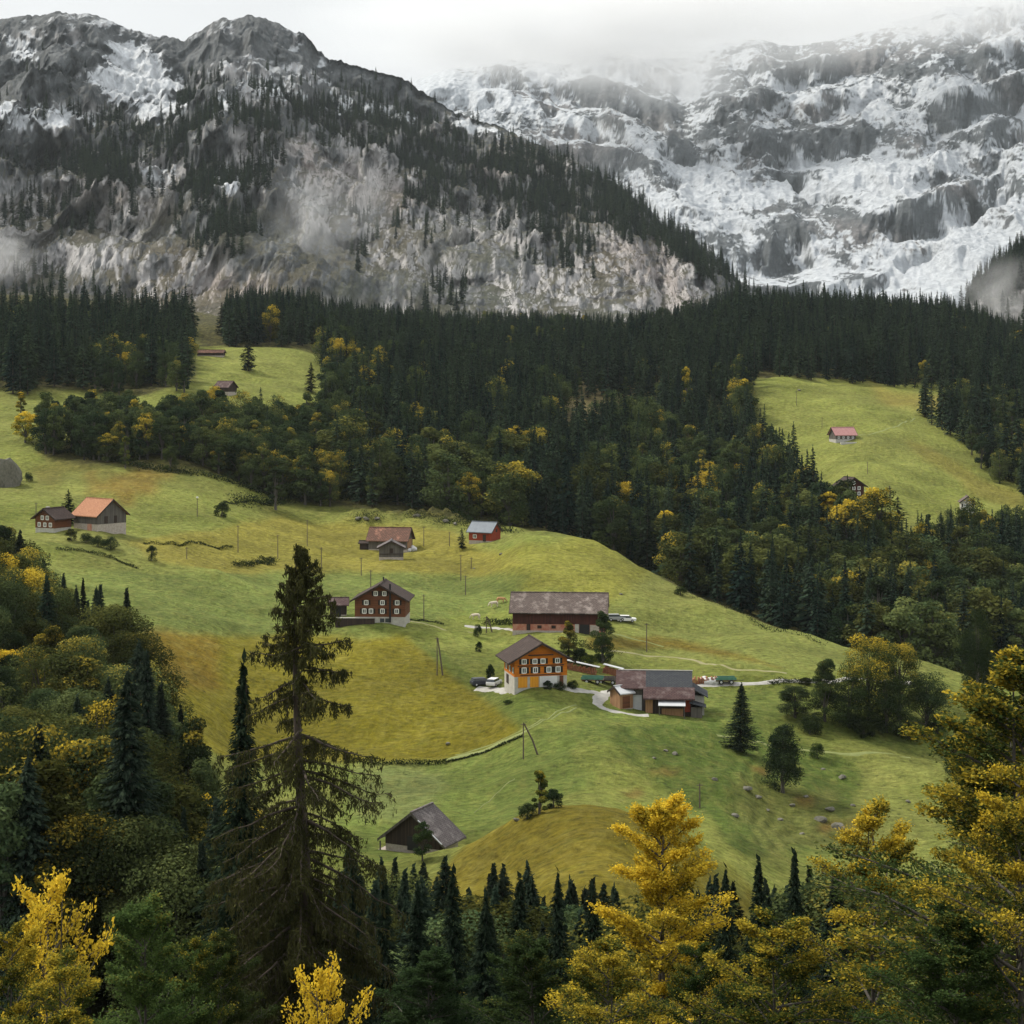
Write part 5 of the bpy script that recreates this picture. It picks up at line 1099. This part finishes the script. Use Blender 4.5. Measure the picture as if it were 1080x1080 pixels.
MB().box(1.4, 5.2, -5.4, -4.42, -2, 1.1).build('log_stack', M_TAN, c); MB().box(5.5, 6.5, -4.6, -4.42, .4, 2.5).build('red_door', M_REDW, c)
MB().box(6.61, 9.0, -2.5, 3., -2, 3.0).build('side_wall', M_PLAS, c); MB().prism([(6.4, 4.5), (9.7, 2.7), (9.7, 2.9), (6.4, 4.7)], -3.3, 3.6, 'y').build('side_roof', M_ROOFD, c)
MB().box(6.62, 8.6, -5.3, -2.52, -2, 1.4).build('side_wall', M_GREYW, c); MB().prism([(6.3, 2.2), (9.3, 1.4), (9.3, 1.55), (6.3, 2.35)], -5.9, -2.55, 'y').build('side_roof', M_ROOFD, c)
MB().box(-6.5, 7., .7, 1., 6.9, 7.02).build('ridge_cap', M_PLAS, c)
W, D = 2.8, 3.2
c = house('shed', site(656, 748, D), 32, W, D, 2.8, .9, 'x', M_TAN, M_METAL, .3, .4, 0, M_STONE, 'small tan shed with pale metal roof at the left of the farm', 'shed'); panel(c, 'door', 'f', W, D, -.9, .7, .1, 2.2, M_BROWN); 
# ------------------------------------------------------------ firewood, vehicles, bales
def woodpile(pa, pb, h, label, cover=True):
    a, b = hit(*pa), hit(*pb); L = math.hypot(b.x - a.x, b.y - a.y); ang = math.atan2(b.y - a.y, b.x - a.x); dz = b.z - a.z
    root = bpy.data.objects.new('woodpile', None); S.collection.objects.link(root); root.location = a; root.rotation_euler = (0, -math.atan2(dz, L), ang); tag(root, label, 'woodpile', 'firewood stacks by the track')
    r = np.random.RandomState(int(pa[0])); m = MB(); nx = int(L / .32); nzz = int(h / .26)
    for i in range(nx):
        for j in range(nzz + r.randint(-1, 2)):
            x = i * .32 + r.uniform(-.03, .03); z = j * .26 - .2; rr = r.uniform(.11, .155); y0 = r.uniform(-.06, .06)
            k = 6; m.prism([(x + .16 + rr * math.cos(q * 6.283 / k + i), z + .13 + rr * math.sin(q * 6.283 / k + i)) for q in range(k)], -.55 + y0, .45 + y0, 'y')
    m.build('logs', M_LOG, root)
    if cover: MB().prism([(-.1, h + .1), (L + .1, h + .1), (L + .1, h + .17), (-.1, h + .17)], -.75, .55, 'y').build('cover_sheet', M_METAL, root)
M_LOG = plain('split_logs', (.42, .17, .09), (.20, .09, .05), 2.2)
woodpile((597, 705), (631, 713), 1.5, 'long red brown firewood stack with pale cover right of the orange chalet')
woodpile((636, 709), (656, 715), 1.4, 'shorter firewood stack with pale cover between chalet and farm')
woodpile((727, 722), (757, 722), 1.3, 'firewood stack beside the track right of the farm', False)
def blobbag(px, py, s, mat, label, name='tarpaulin_bale', cat='bale', group=None, flat=.6):
    import bmesh
    p = hit(px, py); bm = bmesh.new(); bmesh.ops.create_icosphere(bm, subdivisions=3, radius=1)
    r = np.random.RandomState(int(px * 7 + py))
    for v in bm.verts:
        q = v.co; k = 1 + .16 * math.sin(q.x * 4 + px) + .12 * math.cos(q.y * 5 + q.z * 3 + py) + r.uniform(-.03, .03); v.co = Vector((q.x * s * k, q.y * s * k * .8, q.z * s * flat * k))
    me = bpy.data.meshes.new(name); bm.to_mesh(me); bm.free(); me.materials.append(mat)
    for f in me.polygons: f.use_smooth = True
    o = link(bpy.data.objects.new(name, me)); o.location = (p.x, p.y, p.z + s * flat * .45); tag(o, label, cat, group); return o
for px, s, l in ((742, .9, 'left white sack beside the firewood by the track'), (747, 1.0, 'middle white sack beside the firewood by the track'), (753, 1.0, 'right white sack beside the firewood by the track')): blobbag(px, 721, s, M_WHITE, l, 'sack', 'sack', 'white sacks by the track', .8)
for px, py, s, l in ((430, 582, 1.0, 'white wrapped bale nearest the rust roofed barn'), (436, 581, 1.1, 'white wrapped bale furthest right of the rust roofed barn')): blobbag(px, py, s, M_WHITE, l, 'hay_bale', 'bale', 'white bales beside the barn', .8)
def wheel(parent, x, y, r, w=.24):
    n = 16; m = MB(); m.prism([(x + r * math.cos(q * 6.283 / n), r + r * math.sin(q * 6.283 / n)) for q in range(n)], y - w / 2, y + w / 2, 'y'); t = m.build('wheel', M_TYRE, parent)
    MB().prism([(x + r * .55 * math.cos(q * 6.283 / n), r + r * .55 * math.sin(q * 6.283 / n)) for q in range(n)], y - w / 2 - .02, y + w / 2 + .02, 'y').build('rim', M_METAL, t)
M_TYRE = plain('tyre', (.02, .02, .02))
def carbuild(px, py, rz, mat, label, van=False, group='parked cars'):
    p = hit(px, py); root = bpy.data.objects.new('parked_car', None); S.collection.objects.link(root); root.location = (p.x, p.y, p.z + .02); root.rotation_euler = (0, 0, R(rz)); tag(root, label, 'car', group)
    pr = [(-2.05, .3), (2.1, .3), (2.15, .72), (1.95, .86), (1.1, .95), (-2.05, .95), (-2.12, .6)]
    MB().prism(pr, -.86, .86, 'y').build('body', mat, root, bevel=.06)
    cb = [(-2.0, .94), (1.15, .94), (.55, 1.44), (-1.75, 1.46)] if not van else [(-2.0, .94), (1.6, .94), (1.1, 1.9), (-1.95, 1.9)]
    MB().prism(cb, -.74, .74, 'y').build('cabin_glass', M_GLASS, root, bevel=.04)
    zt = cb[2][1]; MB().box(cb[3][0] - .02, cb[2][0] + .02, -.72, .72, zt - .05, zt + .03).build('roof_panel', mat, root, bevel=.01)
    for x in (-1.3, 1.3):
        for y in (-.8, .8): wheel(root, x, y, .32)
    for y in (-.6, .6): MB().box(2.10, 2.17, y - .16, y + .16, .58, .74).build('headlight', M_FRAME, root)
M_CARG = plain('grey_car_paint', (.32, .33, .35), (.28, .29, .31), .5, .35); M_CARD = plain('dark_car_paint', (.04, .045, .06), (.03, .03, .04), .5, .35); M_CARW = plain('white_car_paint', (.75, .75, .75), (.7, .7, .7), .5, .35)
carbuild(650, 656, 4, M_CARG, 'grey car parked left of the pair beside the long barn'); carbuild(661, 656.5, -6, M_CARW, 'white car parked right of the pair beside the long barn')
carbuild(521, 724, 70, M_CARW, 'white car parked at the left corner of the orange chalet'); carbuild(508, 723, 20, M_CARD, 'dark car parked left of the orange chalet')
# trailers
M_GREEN = plain('faded_green_paint', (.10, .26, .19), (.07, .17, .12)); M_RUSTY = plain('rusty_iron', (.16, .08, .05), (.08, .05, .04))
def trailer(px, py, rz, L, mat, label, cargo=True):
    p = hit(px, py); root = bpy.data.objects.new('farm_trailer', None); S.collection.objects.link(root); root.location = p; root.rotation_euler = (0, 0, R(rz)); tag(root, label, 'trailer')
    MB().box(-L/2, L/2, -1, 1, .62, .78).build('bed', M_RUSTY, root)
    m = MB(); m.box(-L/2, L/2, -1.05, -.98, .8, 1.3); m.box(-L/2, L/2, .98, 1.05, .8, 1.3); m.build('side_board', mat, root); MB().box(L/2, L/2 + 1.5, -.06, .06, .55, .67).build('drawbar', M_PIPE, root)
    for x in (-L * .25, L * .25):
        for y in (-1.1, 1.1): wheel(root, x, y, .42, .26)
trailer(625, 721, -8, 4.2, M_GREEN, 'green farm trailer parked above the driveway'); trailer(641, 722, -12, 4.6, M_GREYW, 'grey farm trailer right of the green one'); trailer(765, 722, 3, 4.0, M_GREEN, 'green farm trailer beside the track right of the firewood')
# ------------------------------------------------------------ poles
def pole(px, py, top, label, pair=0, lamp=False, stay=None):
    p = hit(px, py); H = (HY - top) / F * p.y - p.z; root = bpy.data.objects.new('utility_pole', None); S.collection.objects.link(root); root.location = p; tag(root, label, 'pole', 'wooden poles on the meadows')
    V, Fc = tubes([(np.array([[0, 0, -1], [0, 0, H * .5], [0, 0, H]]), [.12, .10, .08])], 8); link(bpy.data.objects.new('shaft', mesh_np('shaft', V, Fc, M_POLE, True)), root)
    if pair:
        V, Fc = tubes([(np.array([[pair, .3, -1.4], [pair * .5, .15, H * .5], [0.12, 0, H * .97]]), [.16, .14, .11])], 8); link(bpy.data.objects.new('strut', mesh_np('strut', V, Fc, M_POLE, True)), root)
    if lamp: MB().box(-.28, .28, -.18, .18, H - .1, H + .3).build('lamp_head', M_FRAME, root, bevel=.05)
    else:
        MB().box(-.45, .45, -.05, .05, H - .35, H - .25).build('crossarm', M_POLE, root)
POLES = [(208,546,525,'pole with a pale lamp head on the upper left meadow',0,True),(251,583,554,'pole on the meadow left of the mossy spruce tip'),(293,589,564,'thick pole left of the mossy spruce tip'),(324,576,548,'pole directly behind the mossy spruce tip'),
 (339,601,577,'pole just right of the mossy spruce tip'),(381,607,588,'short pole left of the weathered hut'),(391,623,601,'pole behind the roof of the brown chalet'),(447,655,627,'pole right of the brown chalet'),(447,577,555,'pole right of the rust roofed barn'),
 (474,577,561,'short pole left of the small red cabin'),(486,613,585,'pole on the meadow above the fenced bank'),(491,628,607,'pole above the pair of cows'),(497,600,588,'short pole above the knoll slope'),(461,713,672,'braced double pole at the right edge of the hay slope',1.2),
 (552,801,762,'braced pole on the meadow below the orange chalet',3.0),(682,688,657,'pole right of the green tree by the brick barn'),(738,853,826,'thin pole on the cattle slope'),(513,668,650,'pole beside the stone track left of the brick barn',1.6),
 (197,590,577,'short pole right of the little meadow tree'),(119,540,526,'pole behind the orange roofed barn'),(38,545,530,'pole behind the brown cottage at the left edge'),(840,428,412,'far pole in the left of the right meadow'),(915,500,487,'far pole above the timber house'),(938,528,512,'far pole on the right meadow right of the timber house',.8),(867,452,440,'far pole left of the pink roofed house'),(783,640,618,'pole on the skyline of the grassy ridge')]
for a in POLES: pole(*a)
# ------------------------------------------------------------ roads, paths, banks
def drape(name, pts, width, mat, lift=.07, label=None, kind='structure', cat=None, dr=(200, 1400)):
    P = [hit(x, y, dr[0], dr[1]) for x, y in pts]; xy = np.array([(p.x, p.y) for p in P])
    s = np.concatenate([[0], np.cumsum(np.hypot(*np.diff(xy, axis=0).T))]); n = max(4, int(s[-1] / .8)); q = np.linspace(0, s[-1], n)
    X = pchip(s, xy[:, 0], q); Y = pchip(s, xy[:, 1], q)
    # keep the path's own line smooth
    for _ in range(6):
        X[1:-1] = .25 * X[:-2] + .5 * X[1:-1] + .25 * X[2:]; Y[1:-1] = .25 * Y[:-2] + .5 * Y[1:-1] + .25 * Y[2:]
    tx = np.gradient(X); ty = np.gradient(Y); L = np.hypot(tx, ty); nx, ny = -ty / L, tx / L
    k = np.linspace(-.5, .5, 5); ww = width * (1 + .18 * np.sin(q / 3.1) + .12 * np.sin(q / 1.3 + 1))
    GX = X[:, None] + nx[:, None] * k * ww[:, None]; GY = Y[:, None] + ny[:, None] * k * ww[:, None]; GZ = height(GX, GY) + lift - .14 * (np.abs(k) > .45)[None]
    me = mesh_np(name, np.stack([GX, GY, GZ], -1).reshape(-1, 3), gridfaces(*GX.shape), mat, True); o = link(bpy.data.objects.new(name, me)); tag(o, label, cat, None, kind); return o
M_GRAVEL = plain('pale_gravel', (.42, .41, .38), (.27, .26, .23), 1.0); M_DIRT = plain('trodden_earth', (.27, .25, .13), (.19, .18, .08), .8); M_TRACKG = plain('worn_grass', (.22, .24, .085), (.14, .17, .05), .6)
drape('driveway', [(503,726),(520,727.5),(545,728),(600,728),(616,729),(630,731),(642,732)], 2.6, M_GRAVEL); drape('driveway', [(640,731.5),(634,736),(628,741),(632,746),(645,750),(660,752.5),(684,755)], 2.8, M_GRAVEL)
drape('driveway', [(628,730.5),(640,731),(652,730)], 3.6, M_GRAVEL, .09)
drape('farm_track', [(728,724.5),(760,722.5),(800,721),(840,719),(880,718.5),(930,719),(962,720)], 2.2, M_GRAVEL); drape('farm_track', [(490,660),(510,662),(540,664.5),(556,667)], 2.2, M_GRAVEL)
drape('path', [(640,687),(668,690),(700,693),(735,698),(765,704),(790,707.5),(830,711)], 1.0, M_DIRT); drape('path', [(620,664),(640,668),(664,674),(700,683)], .8, M_TRACKG)
drape('path', [(756,776),(800,783),(850,792),(900,797),(960,800)], .9, M_TRACKG)
for dy in (0, 3): drape('wheel_rut', [(608,744 + dy),(590,750 + dy),(570,760 + dy),(545,774 + dy),(515,787 + dy),(480,797 + dy)], .42, M_TRACKG)
drape('path', [(470,803),(500,795),(540,780),(556,772)], 1.1, M_TRACKG, .12)
drape('path', [(543,822),(520,842),(500,858)], .2, M_TRACKG); drape('path', [(430,655),(460,662),(500,668)], .6, M_DIRT); drape('path', [(900,462),(930,455),(950,448),(965,441)], 1.0, M_TRACKG)
def hedge(pts, w, h, label, dens=26, mat=None, leaf=.16, dr=(200, 1400), cat='hedge', name='hedge'):
    P = [hit(x, y, *dr) for x, y in pts]; xy = np.array([(p.x, p.y) for p in P]); s = np.concatenate([[0], np.cumsum(np.hypot(*np.diff(xy, axis=0).T))])
    n = int(s[-1] * dens); r = np.random.RandomState(n); q = np.sort(r.uniform(0, s[-1], n)); x = np.interp(q, s, xy[:, 0]) + r.normal(0, w * .3, n); y = np.interp(q, s, xy[:, 1]) + r.normal(0, w * .3, n)
    hh = h * (.35 + .65 * np.clip(.5 + fbm(q / 2.6, q * 0 + n, 3, 5) * 1.6, 0, 1)); z = height(x, y) + r.rand(n) ** .8 * hh
    c = np.stack([x, y, z], 1); a = unit(r.normal(0, 1, (n, 3))) * leaf * r.uniform(.6, 1.4, (n, 1)); b = unit(np.cross(a, r.normal(0, 1, (n, 3)))) * leaf * .6
    m = foliage_mesh('hedge', c, a, b, np.stack([r.rand(n) * .5, r.rand(n) * .5, r.rand(n)], 1), mat or M_LEAF); o = link(bpy.data.objects.new(name, m)); o.color = (.6, .6, .5, 0); tag(o, label, cat)
hedge([(362,806),(400,806),(440,806),(470,805)], .9, 1.0, 'dark ragged hedge along the foot of the hay slope', 60); hedge([(470,805),(505,796),(540,783),(552,777)], .5, .45, 'thin low hedge climbing from the hay slope to the farm track', 50)
hedge([(152,574),(190,577),(245,578)], .8, .9, 'thin dark hedge across the left meadow', 40); hedge([(236,530),(262,530),(288,534)], .8, .8, 'short dark hedge beside the lone grey tree', 40)
hedge([(246,598),(262,597),(288,596)], 2.0, 1.6, 'dark bramble heap left of the mossy spruce tip', 90); hedge([(274,592),(290,591)], 1.6, 1.5, 'smaller bramble heap behind the first one', 80)
hedge([(60,580),(88,582),(118,590),(146,600)], .8, .9, 'low hedge on the bank below the orange roofed barn', 40); hedge([(510,660),(525,658),(541,660)], 1.2, 1.6, 'dark brambles left of the long brick barn', 90)
hedge([(590,680),(625,685),(650,690)], 2.4, 1.6, 'garden shrubs along the slope below the brick barn', 70); hedge([(430,655),(445,655),(468,660)], .5, .5, 'thin weedy edge beside the brown chalet', 40)
hedge([(812,722),(830,721),(860,720)], 1.2, 1.0, 'brown dead brushwood beside the farm track', 60); hedge([(720,625),(760,640),(790,652),(830,668),(870,682)], 1.6, 1.3, 'low scrub on the skyline of the grassy ridge', 14)
hedge([(374,549),(386,546),(400,549)], 5, 1.3, 'brambles over the left hummock below the wood', 90); hedge([(430,545),(442,543),(455,547)], 5, 1.6, 'brambles over the middle hummock below the wood', 90); hedge([(460,553),(472,549),(482,553)], 4, 1.3, 'brambles over the right hummock below the wood', 90)
hedge([(250,532),(300,529),(360,527),(420,527),(460,536),(500,556),(540,562)], 6, 2.2, 'undergrowth along the lower edge of the middle wood', 34, leaf=.3)
hedge([(40,470),(90,482),(160,496),(230,506),(290,524)], 4, 2.0, 'undergrowth along the lower edge of the left belt', 30, leaf=.3)
# ------------------------------------------------------------ rocks
M_ROCK = plain('lichened_rock', (.17, .16, .13), (.07, .07, .05), 1.4)
def rock(px, py, s, label, flat=.55, mat=None, group=None, d=None):
    import bmesh
    p = hit(px, py); s = s * (.62 if s < 4 else .8); bm = bmesh.new(); bmesh.ops.create_icosphere(bm, subdivisions=3, radius=1); r = np.random.RandomState(int(px * 13 + py)); o3 = r.uniform(0, 50)
    pl = [(unit(r.normal(0, 1, 3)), r.uniform(.55, .85)) for _ in range(9)]
    for v in bm.verts:
        q = np.array(v.co)
        for nrm, dd in pl:
            e = q @ nrm - dd
            if e > 0: q = q - nrm * e
        q = q * (1 + .10 * float(pn(q[0] * 3 + o3, q[1] * 3 + q[2] * 2)))
        v.co = Vector((q[0] * s, q[1] * s * .8, q[2] * s * flat))
    me = bpy.data.meshes.new('rock'); bm.to_mesh(me); bm.free(); me.materials.append(mat or M_ROCK)
    o = link(bpy.data.objects.new('rock', me)); o.location = (p.x, p.y, p.z + s * flat * .25); o.rotation_euler = (0, 0, r.uniform(0, 6)); tag(o, label, 'rock', group)
ROCKS = [(702,792,.8,'pale stones scattered left on the cattle slope, upper one'),(712,796,1.0,'pale stone near the upper left of the cattle slope'),(690,800,.6,'small stone at the left of the cattle slope'),(775,861,1.2,'flat pale boulder low on the cattle slope'),
 (810,856,.7,'single stone right of the flat pale boulder'),(823,866,.9,'stone above the boulder heap'),(865,866,1.8,'left large boulder of the heap on the stony slope'),(884,874,2.0,'right large boulder of the heap on the stony slope'),(875,856,1.4,'small boulder on top of the heap'),
 (888,821,1.3,'dark stone below the oval tree'),(868,812,.8,'little stone right of the oval tree'),(788,833,1.4,'brown rock left of the oval tree'),(754,824,1.0,'flat stone in the middle of the cattle slope'),(850,842,.8,'stone beneath the oval tree'),(900,850,.8,'stone right of the heap'),
 (836,850,.9,'brownish stone below the oval tree'),(958,846,.8,'pale stone near the big right beech'),(846,880,.7,'lowest stone of the stony slope'),(800,842,1.1,'stone cluster left below the oval tree'),
 (470,551,1.9,'rocky hummock below the wood, right'),(440,545,2.2,'rocky hummock below the wood, second'),(386,550,2.0,'rocky hummock below the wood, left'),(378,549,2.0,'rock at the left of the left hummock'),(398,550,1.8,'rock at the right of the left hummock'),(480,553,1.6,'flat rock right of the hummocks'),
 (528,585,1.2,'dark rock on the knoll slope, right'),(500,600,.6,'small stone on the meadow edge'),(2,512,7.5,'grey rock outcrop at the left edge'),(472,785,.9,'little stone at the foot of the hay slope'),(545,866,.8,'stone beside the pale shrub'),(655,628,.9,'pale stones on the knoll above the brick barn'),
 (843,412,1.6,'white stone at the top of the right meadow'),(1010,548,1.6,'pale stones at the foot of the right meadow'),(1050,552,1.4,'pale stone near the right edge of the meadow')]
for a in ROCKS: rock(*a, **({'flat': 1.1} if a[2] > 7 else {}))
# ------------------------------------------------------------ cows
M_COW = plain('tan_hide', (.48, .27, .13), (.40, .22, .10), .8); M_COWW = plain('cream_hide', (.62, .55, .45), (.5, .42, .33), .8); M_HORN = plain('hoof', (.05, .04, .03))
def cow(px, py, rz, mat, label):
    p = hit(px, py); root = bpy.data.objects.new('cow', None); S.collection.objects.link(root); root.location = p; root.rotation_euler = (0, 0, R(rz)); tag(root, label, 'cow', 'cows grazing on the slope')
    J = [(-.75,0,1.15,.30),(-.3,0,1.12,.36),(.25,0,1.12,.37),(.65,0,1.2,.31),(.98,0,1.15,.18),(1.22,0,.85,.13),(1.4,0,.55,.13),(1.5,0,.32,.07)]; E = [(i, i+1) for i in range(7)]
    def leg(base, pts):
        last = base
        for q in pts: J.append(q); E.append((last, len(J) - 1)); last = len(J) - 1
    for s in (-1, 1):
        leg(3, [(.62, s*.22, .85, .15), (.6, s*.22, .48, .08), (.62, s*.22, .22, .06), (.66, s*.22, .02, .07)]); leg(0, [(-.72, s*.24, .85, .2), (-.62, s*.24, .62, .12), (-.82, s*.24, .42, .07), (-.78, s*.24, .02, .07)])
    leg(0, [(-.98, 0, 1.1, .04), (-1.05, 0, .7, .025), (-1.05, 0, .45, .045)]); 
    for s in (-1, 1): leg(6, [(1.28, s*.2, .66, .03)])
    me = bpy.data.meshes.new('body'); me.from_pydata([j[:3] for j in J], E, []); o = link(bpy.data.objects.new('body', me), root); o.modifiers.new('s', 'SKIN'); o.modifiers.new('d', 'SUBSURF').render_levels = 2
    for i, j in enumerate(J): me.skin_vertices[0].data[i].radius = (j[3], j[3])
    me.skin_vertices[0].data[1].use_root = True; me.materials.append(mat)
cow(521, 641, 200, M_COWW, 'cream cow grazing left on the slope beside the brick barn'); cow(528, 637, 10, M_COW, 'tan cow grazing right on the slope beside the brick barn'); cow(502, 654, 170, M_COWW, 'pale cow lower down beside the stone track')
# ------------------------------------------------------------ air: thin haze, clouds on the high range, wisps on the cliffs
def cloud(name, px, py, d, rx, ry, rz, dens, label, seed, sc=1.6):
    import bmesh
    bm = bmesh.new(); bmesh.ops.create_icosphere(bm, subdivisions=4, radius=1)
    for v in bm.verts:
        q = v.co; k = 1 + .13 * float(pn(q.x * 2 + seed, q.z * 2 + q.y, 3)); v.co = q * k
    me = bpy.data.meshes.new(name); bm.to_mesh(me); bm.free(); o = link(bpy.data.objects.new(name, me))
    o.location = ((px - 540) / F * d, d, (HY - py) / F * d); o.scale = (rx, ry, rz)
    m = bpy.data.materials.new('cloud_vapour'); m.use_nodes = True; t = m.node_tree; t.nodes.clear(); out = t.nodes.new('ShaderNodeOutputMaterial'); pv = t.nodes.new('ShaderNodeVolumePrincipled')
    tc_ = t.nodes.new('ShaderNodeTexCoord'); ln = t.nodes.new('ShaderNodeVectorMath'); ln.operation = 'LENGTH'; t.links.new(tc_.outputs['Object'], ln.inputs[0])
    fa = t.nodes.new('ShaderNodeMapRange'); fa.interpolation_type = 'SMOOTHSTEP'; fa.inputs['From Min'].default_value = .98; fa.inputs['From Max'].default_value = .15; t.links.new(ln.outputs['Value'], fa.inputs['Value'])
    mp_ = t.nodes.new('ShaderNodeMapping'); mp_.inputs['Location'].default_value = (seed, seed * 1.7, 0); mp_.inputs['Scale'].default_value = (sc, sc, sc * .8); t.links.new(tc_.outputs['Object'], mp_.inputs['Vector'])
    no = t.nodes.new('ShaderNodeTexNoise'); no.inputs['Scale'].default_value = 1.5; no.inputs['Detail'].default_value = 5; no.inputs['Roughness'].default_value = .6; t.links.new(mp_.outputs[0], no.inputs['Vector'])
    nr_ = t.nodes.new('ShaderNodeMapRange'); nr_.inputs['From Min'].default_value = .38; nr_.inputs['From Max'].default_value = .66; t.links.new(no.outputs['Fac'], nr_.inputs['Value'])
    mu = t.nodes.new('ShaderNodeMath'); mu.operation = 'MULTIPLY'; t.links.new(fa.outputs[0], mu.inputs[0]); t.links.new(nr_.outputs[0], mu.inputs[1])
    m2 = t.nodes.new('ShaderNodeMath'); m2.operation = 'MULTIPLY'; t.links.new(mu.outputs[0], m2.inputs[0]); m2.inputs[1].default_value = dens; t.links.new(m2.outputs[0], pv.inputs['Density'])
    pv.inputs['Color'].default_value = (.93, .94, .95, 1); pv.inputs['Anisotropy'].default_value = .2; t.links.new(pv.outputs[0], out.inputs['Volume']); me.materials.append(m)
    tag(o, label, 'cloud', None, 'stuff')
cloud('low_cloud', 640, 30, 4700, 940, 420, 185, .013, 'low cloud bank hiding the crest of the snow mountain', 3.1, 1.5)
cloud('low_cloud', 700, 85, 4500, 330, 200, 95, .010, 'thin cloud sinking down the snowy face', 8.2)
cloud('low_cloud', 985, 5, 4700, 620, 380, 130, .011, 'cloud on the highest rocks at the right', 5.5, 1.5)
cloud('mist_wisp', 335, 232, 1620, 52, 36, 60, .015, 'pale wisp of mist against the cliff', 1.3, 1.9)
cloud('mist_wisp', 392, 215, 1640, 30, 26, 50, .012, 'fainter wisp of mist right of the first', 4.7, 1.9)
cloud('mist_wisp', -2, 270, 1480, 45, 40, 30, .022, 'mist at the foot of the cliff at the left edge', 2.2)
cloud('mist_wisp', 1062, 322, 1480, 55, 40, 50, .030, 'mist rising behind the wood at the right edge', 6.4)
hz = MB().box(-6500, 6500, -60, 7400, -142, 1520).build('haze', None); hz.data.materials.clear()
m = bpy.data.materials.new('haze_air'); m.use_nodes = True; t = m.node_tree; t.nodes.clear(); out = t.nodes.new('ShaderNodeOutputMaterial'); pv = t.nodes.new('ShaderNodeVolumePrincipled')
pv.inputs['Color'].default_value = (.80, .88, .94, 1); pv.inputs['Density'].default_value = 2.3e-5; pv.inputs['Anisotropy'].default_value = .2; t.links.new(pv.outputs[0], out.inputs['Volume']); hz.data.materials.append(m)
tag(hz, 'thin blue haze over the valley', 'haze', None, 'stuff')
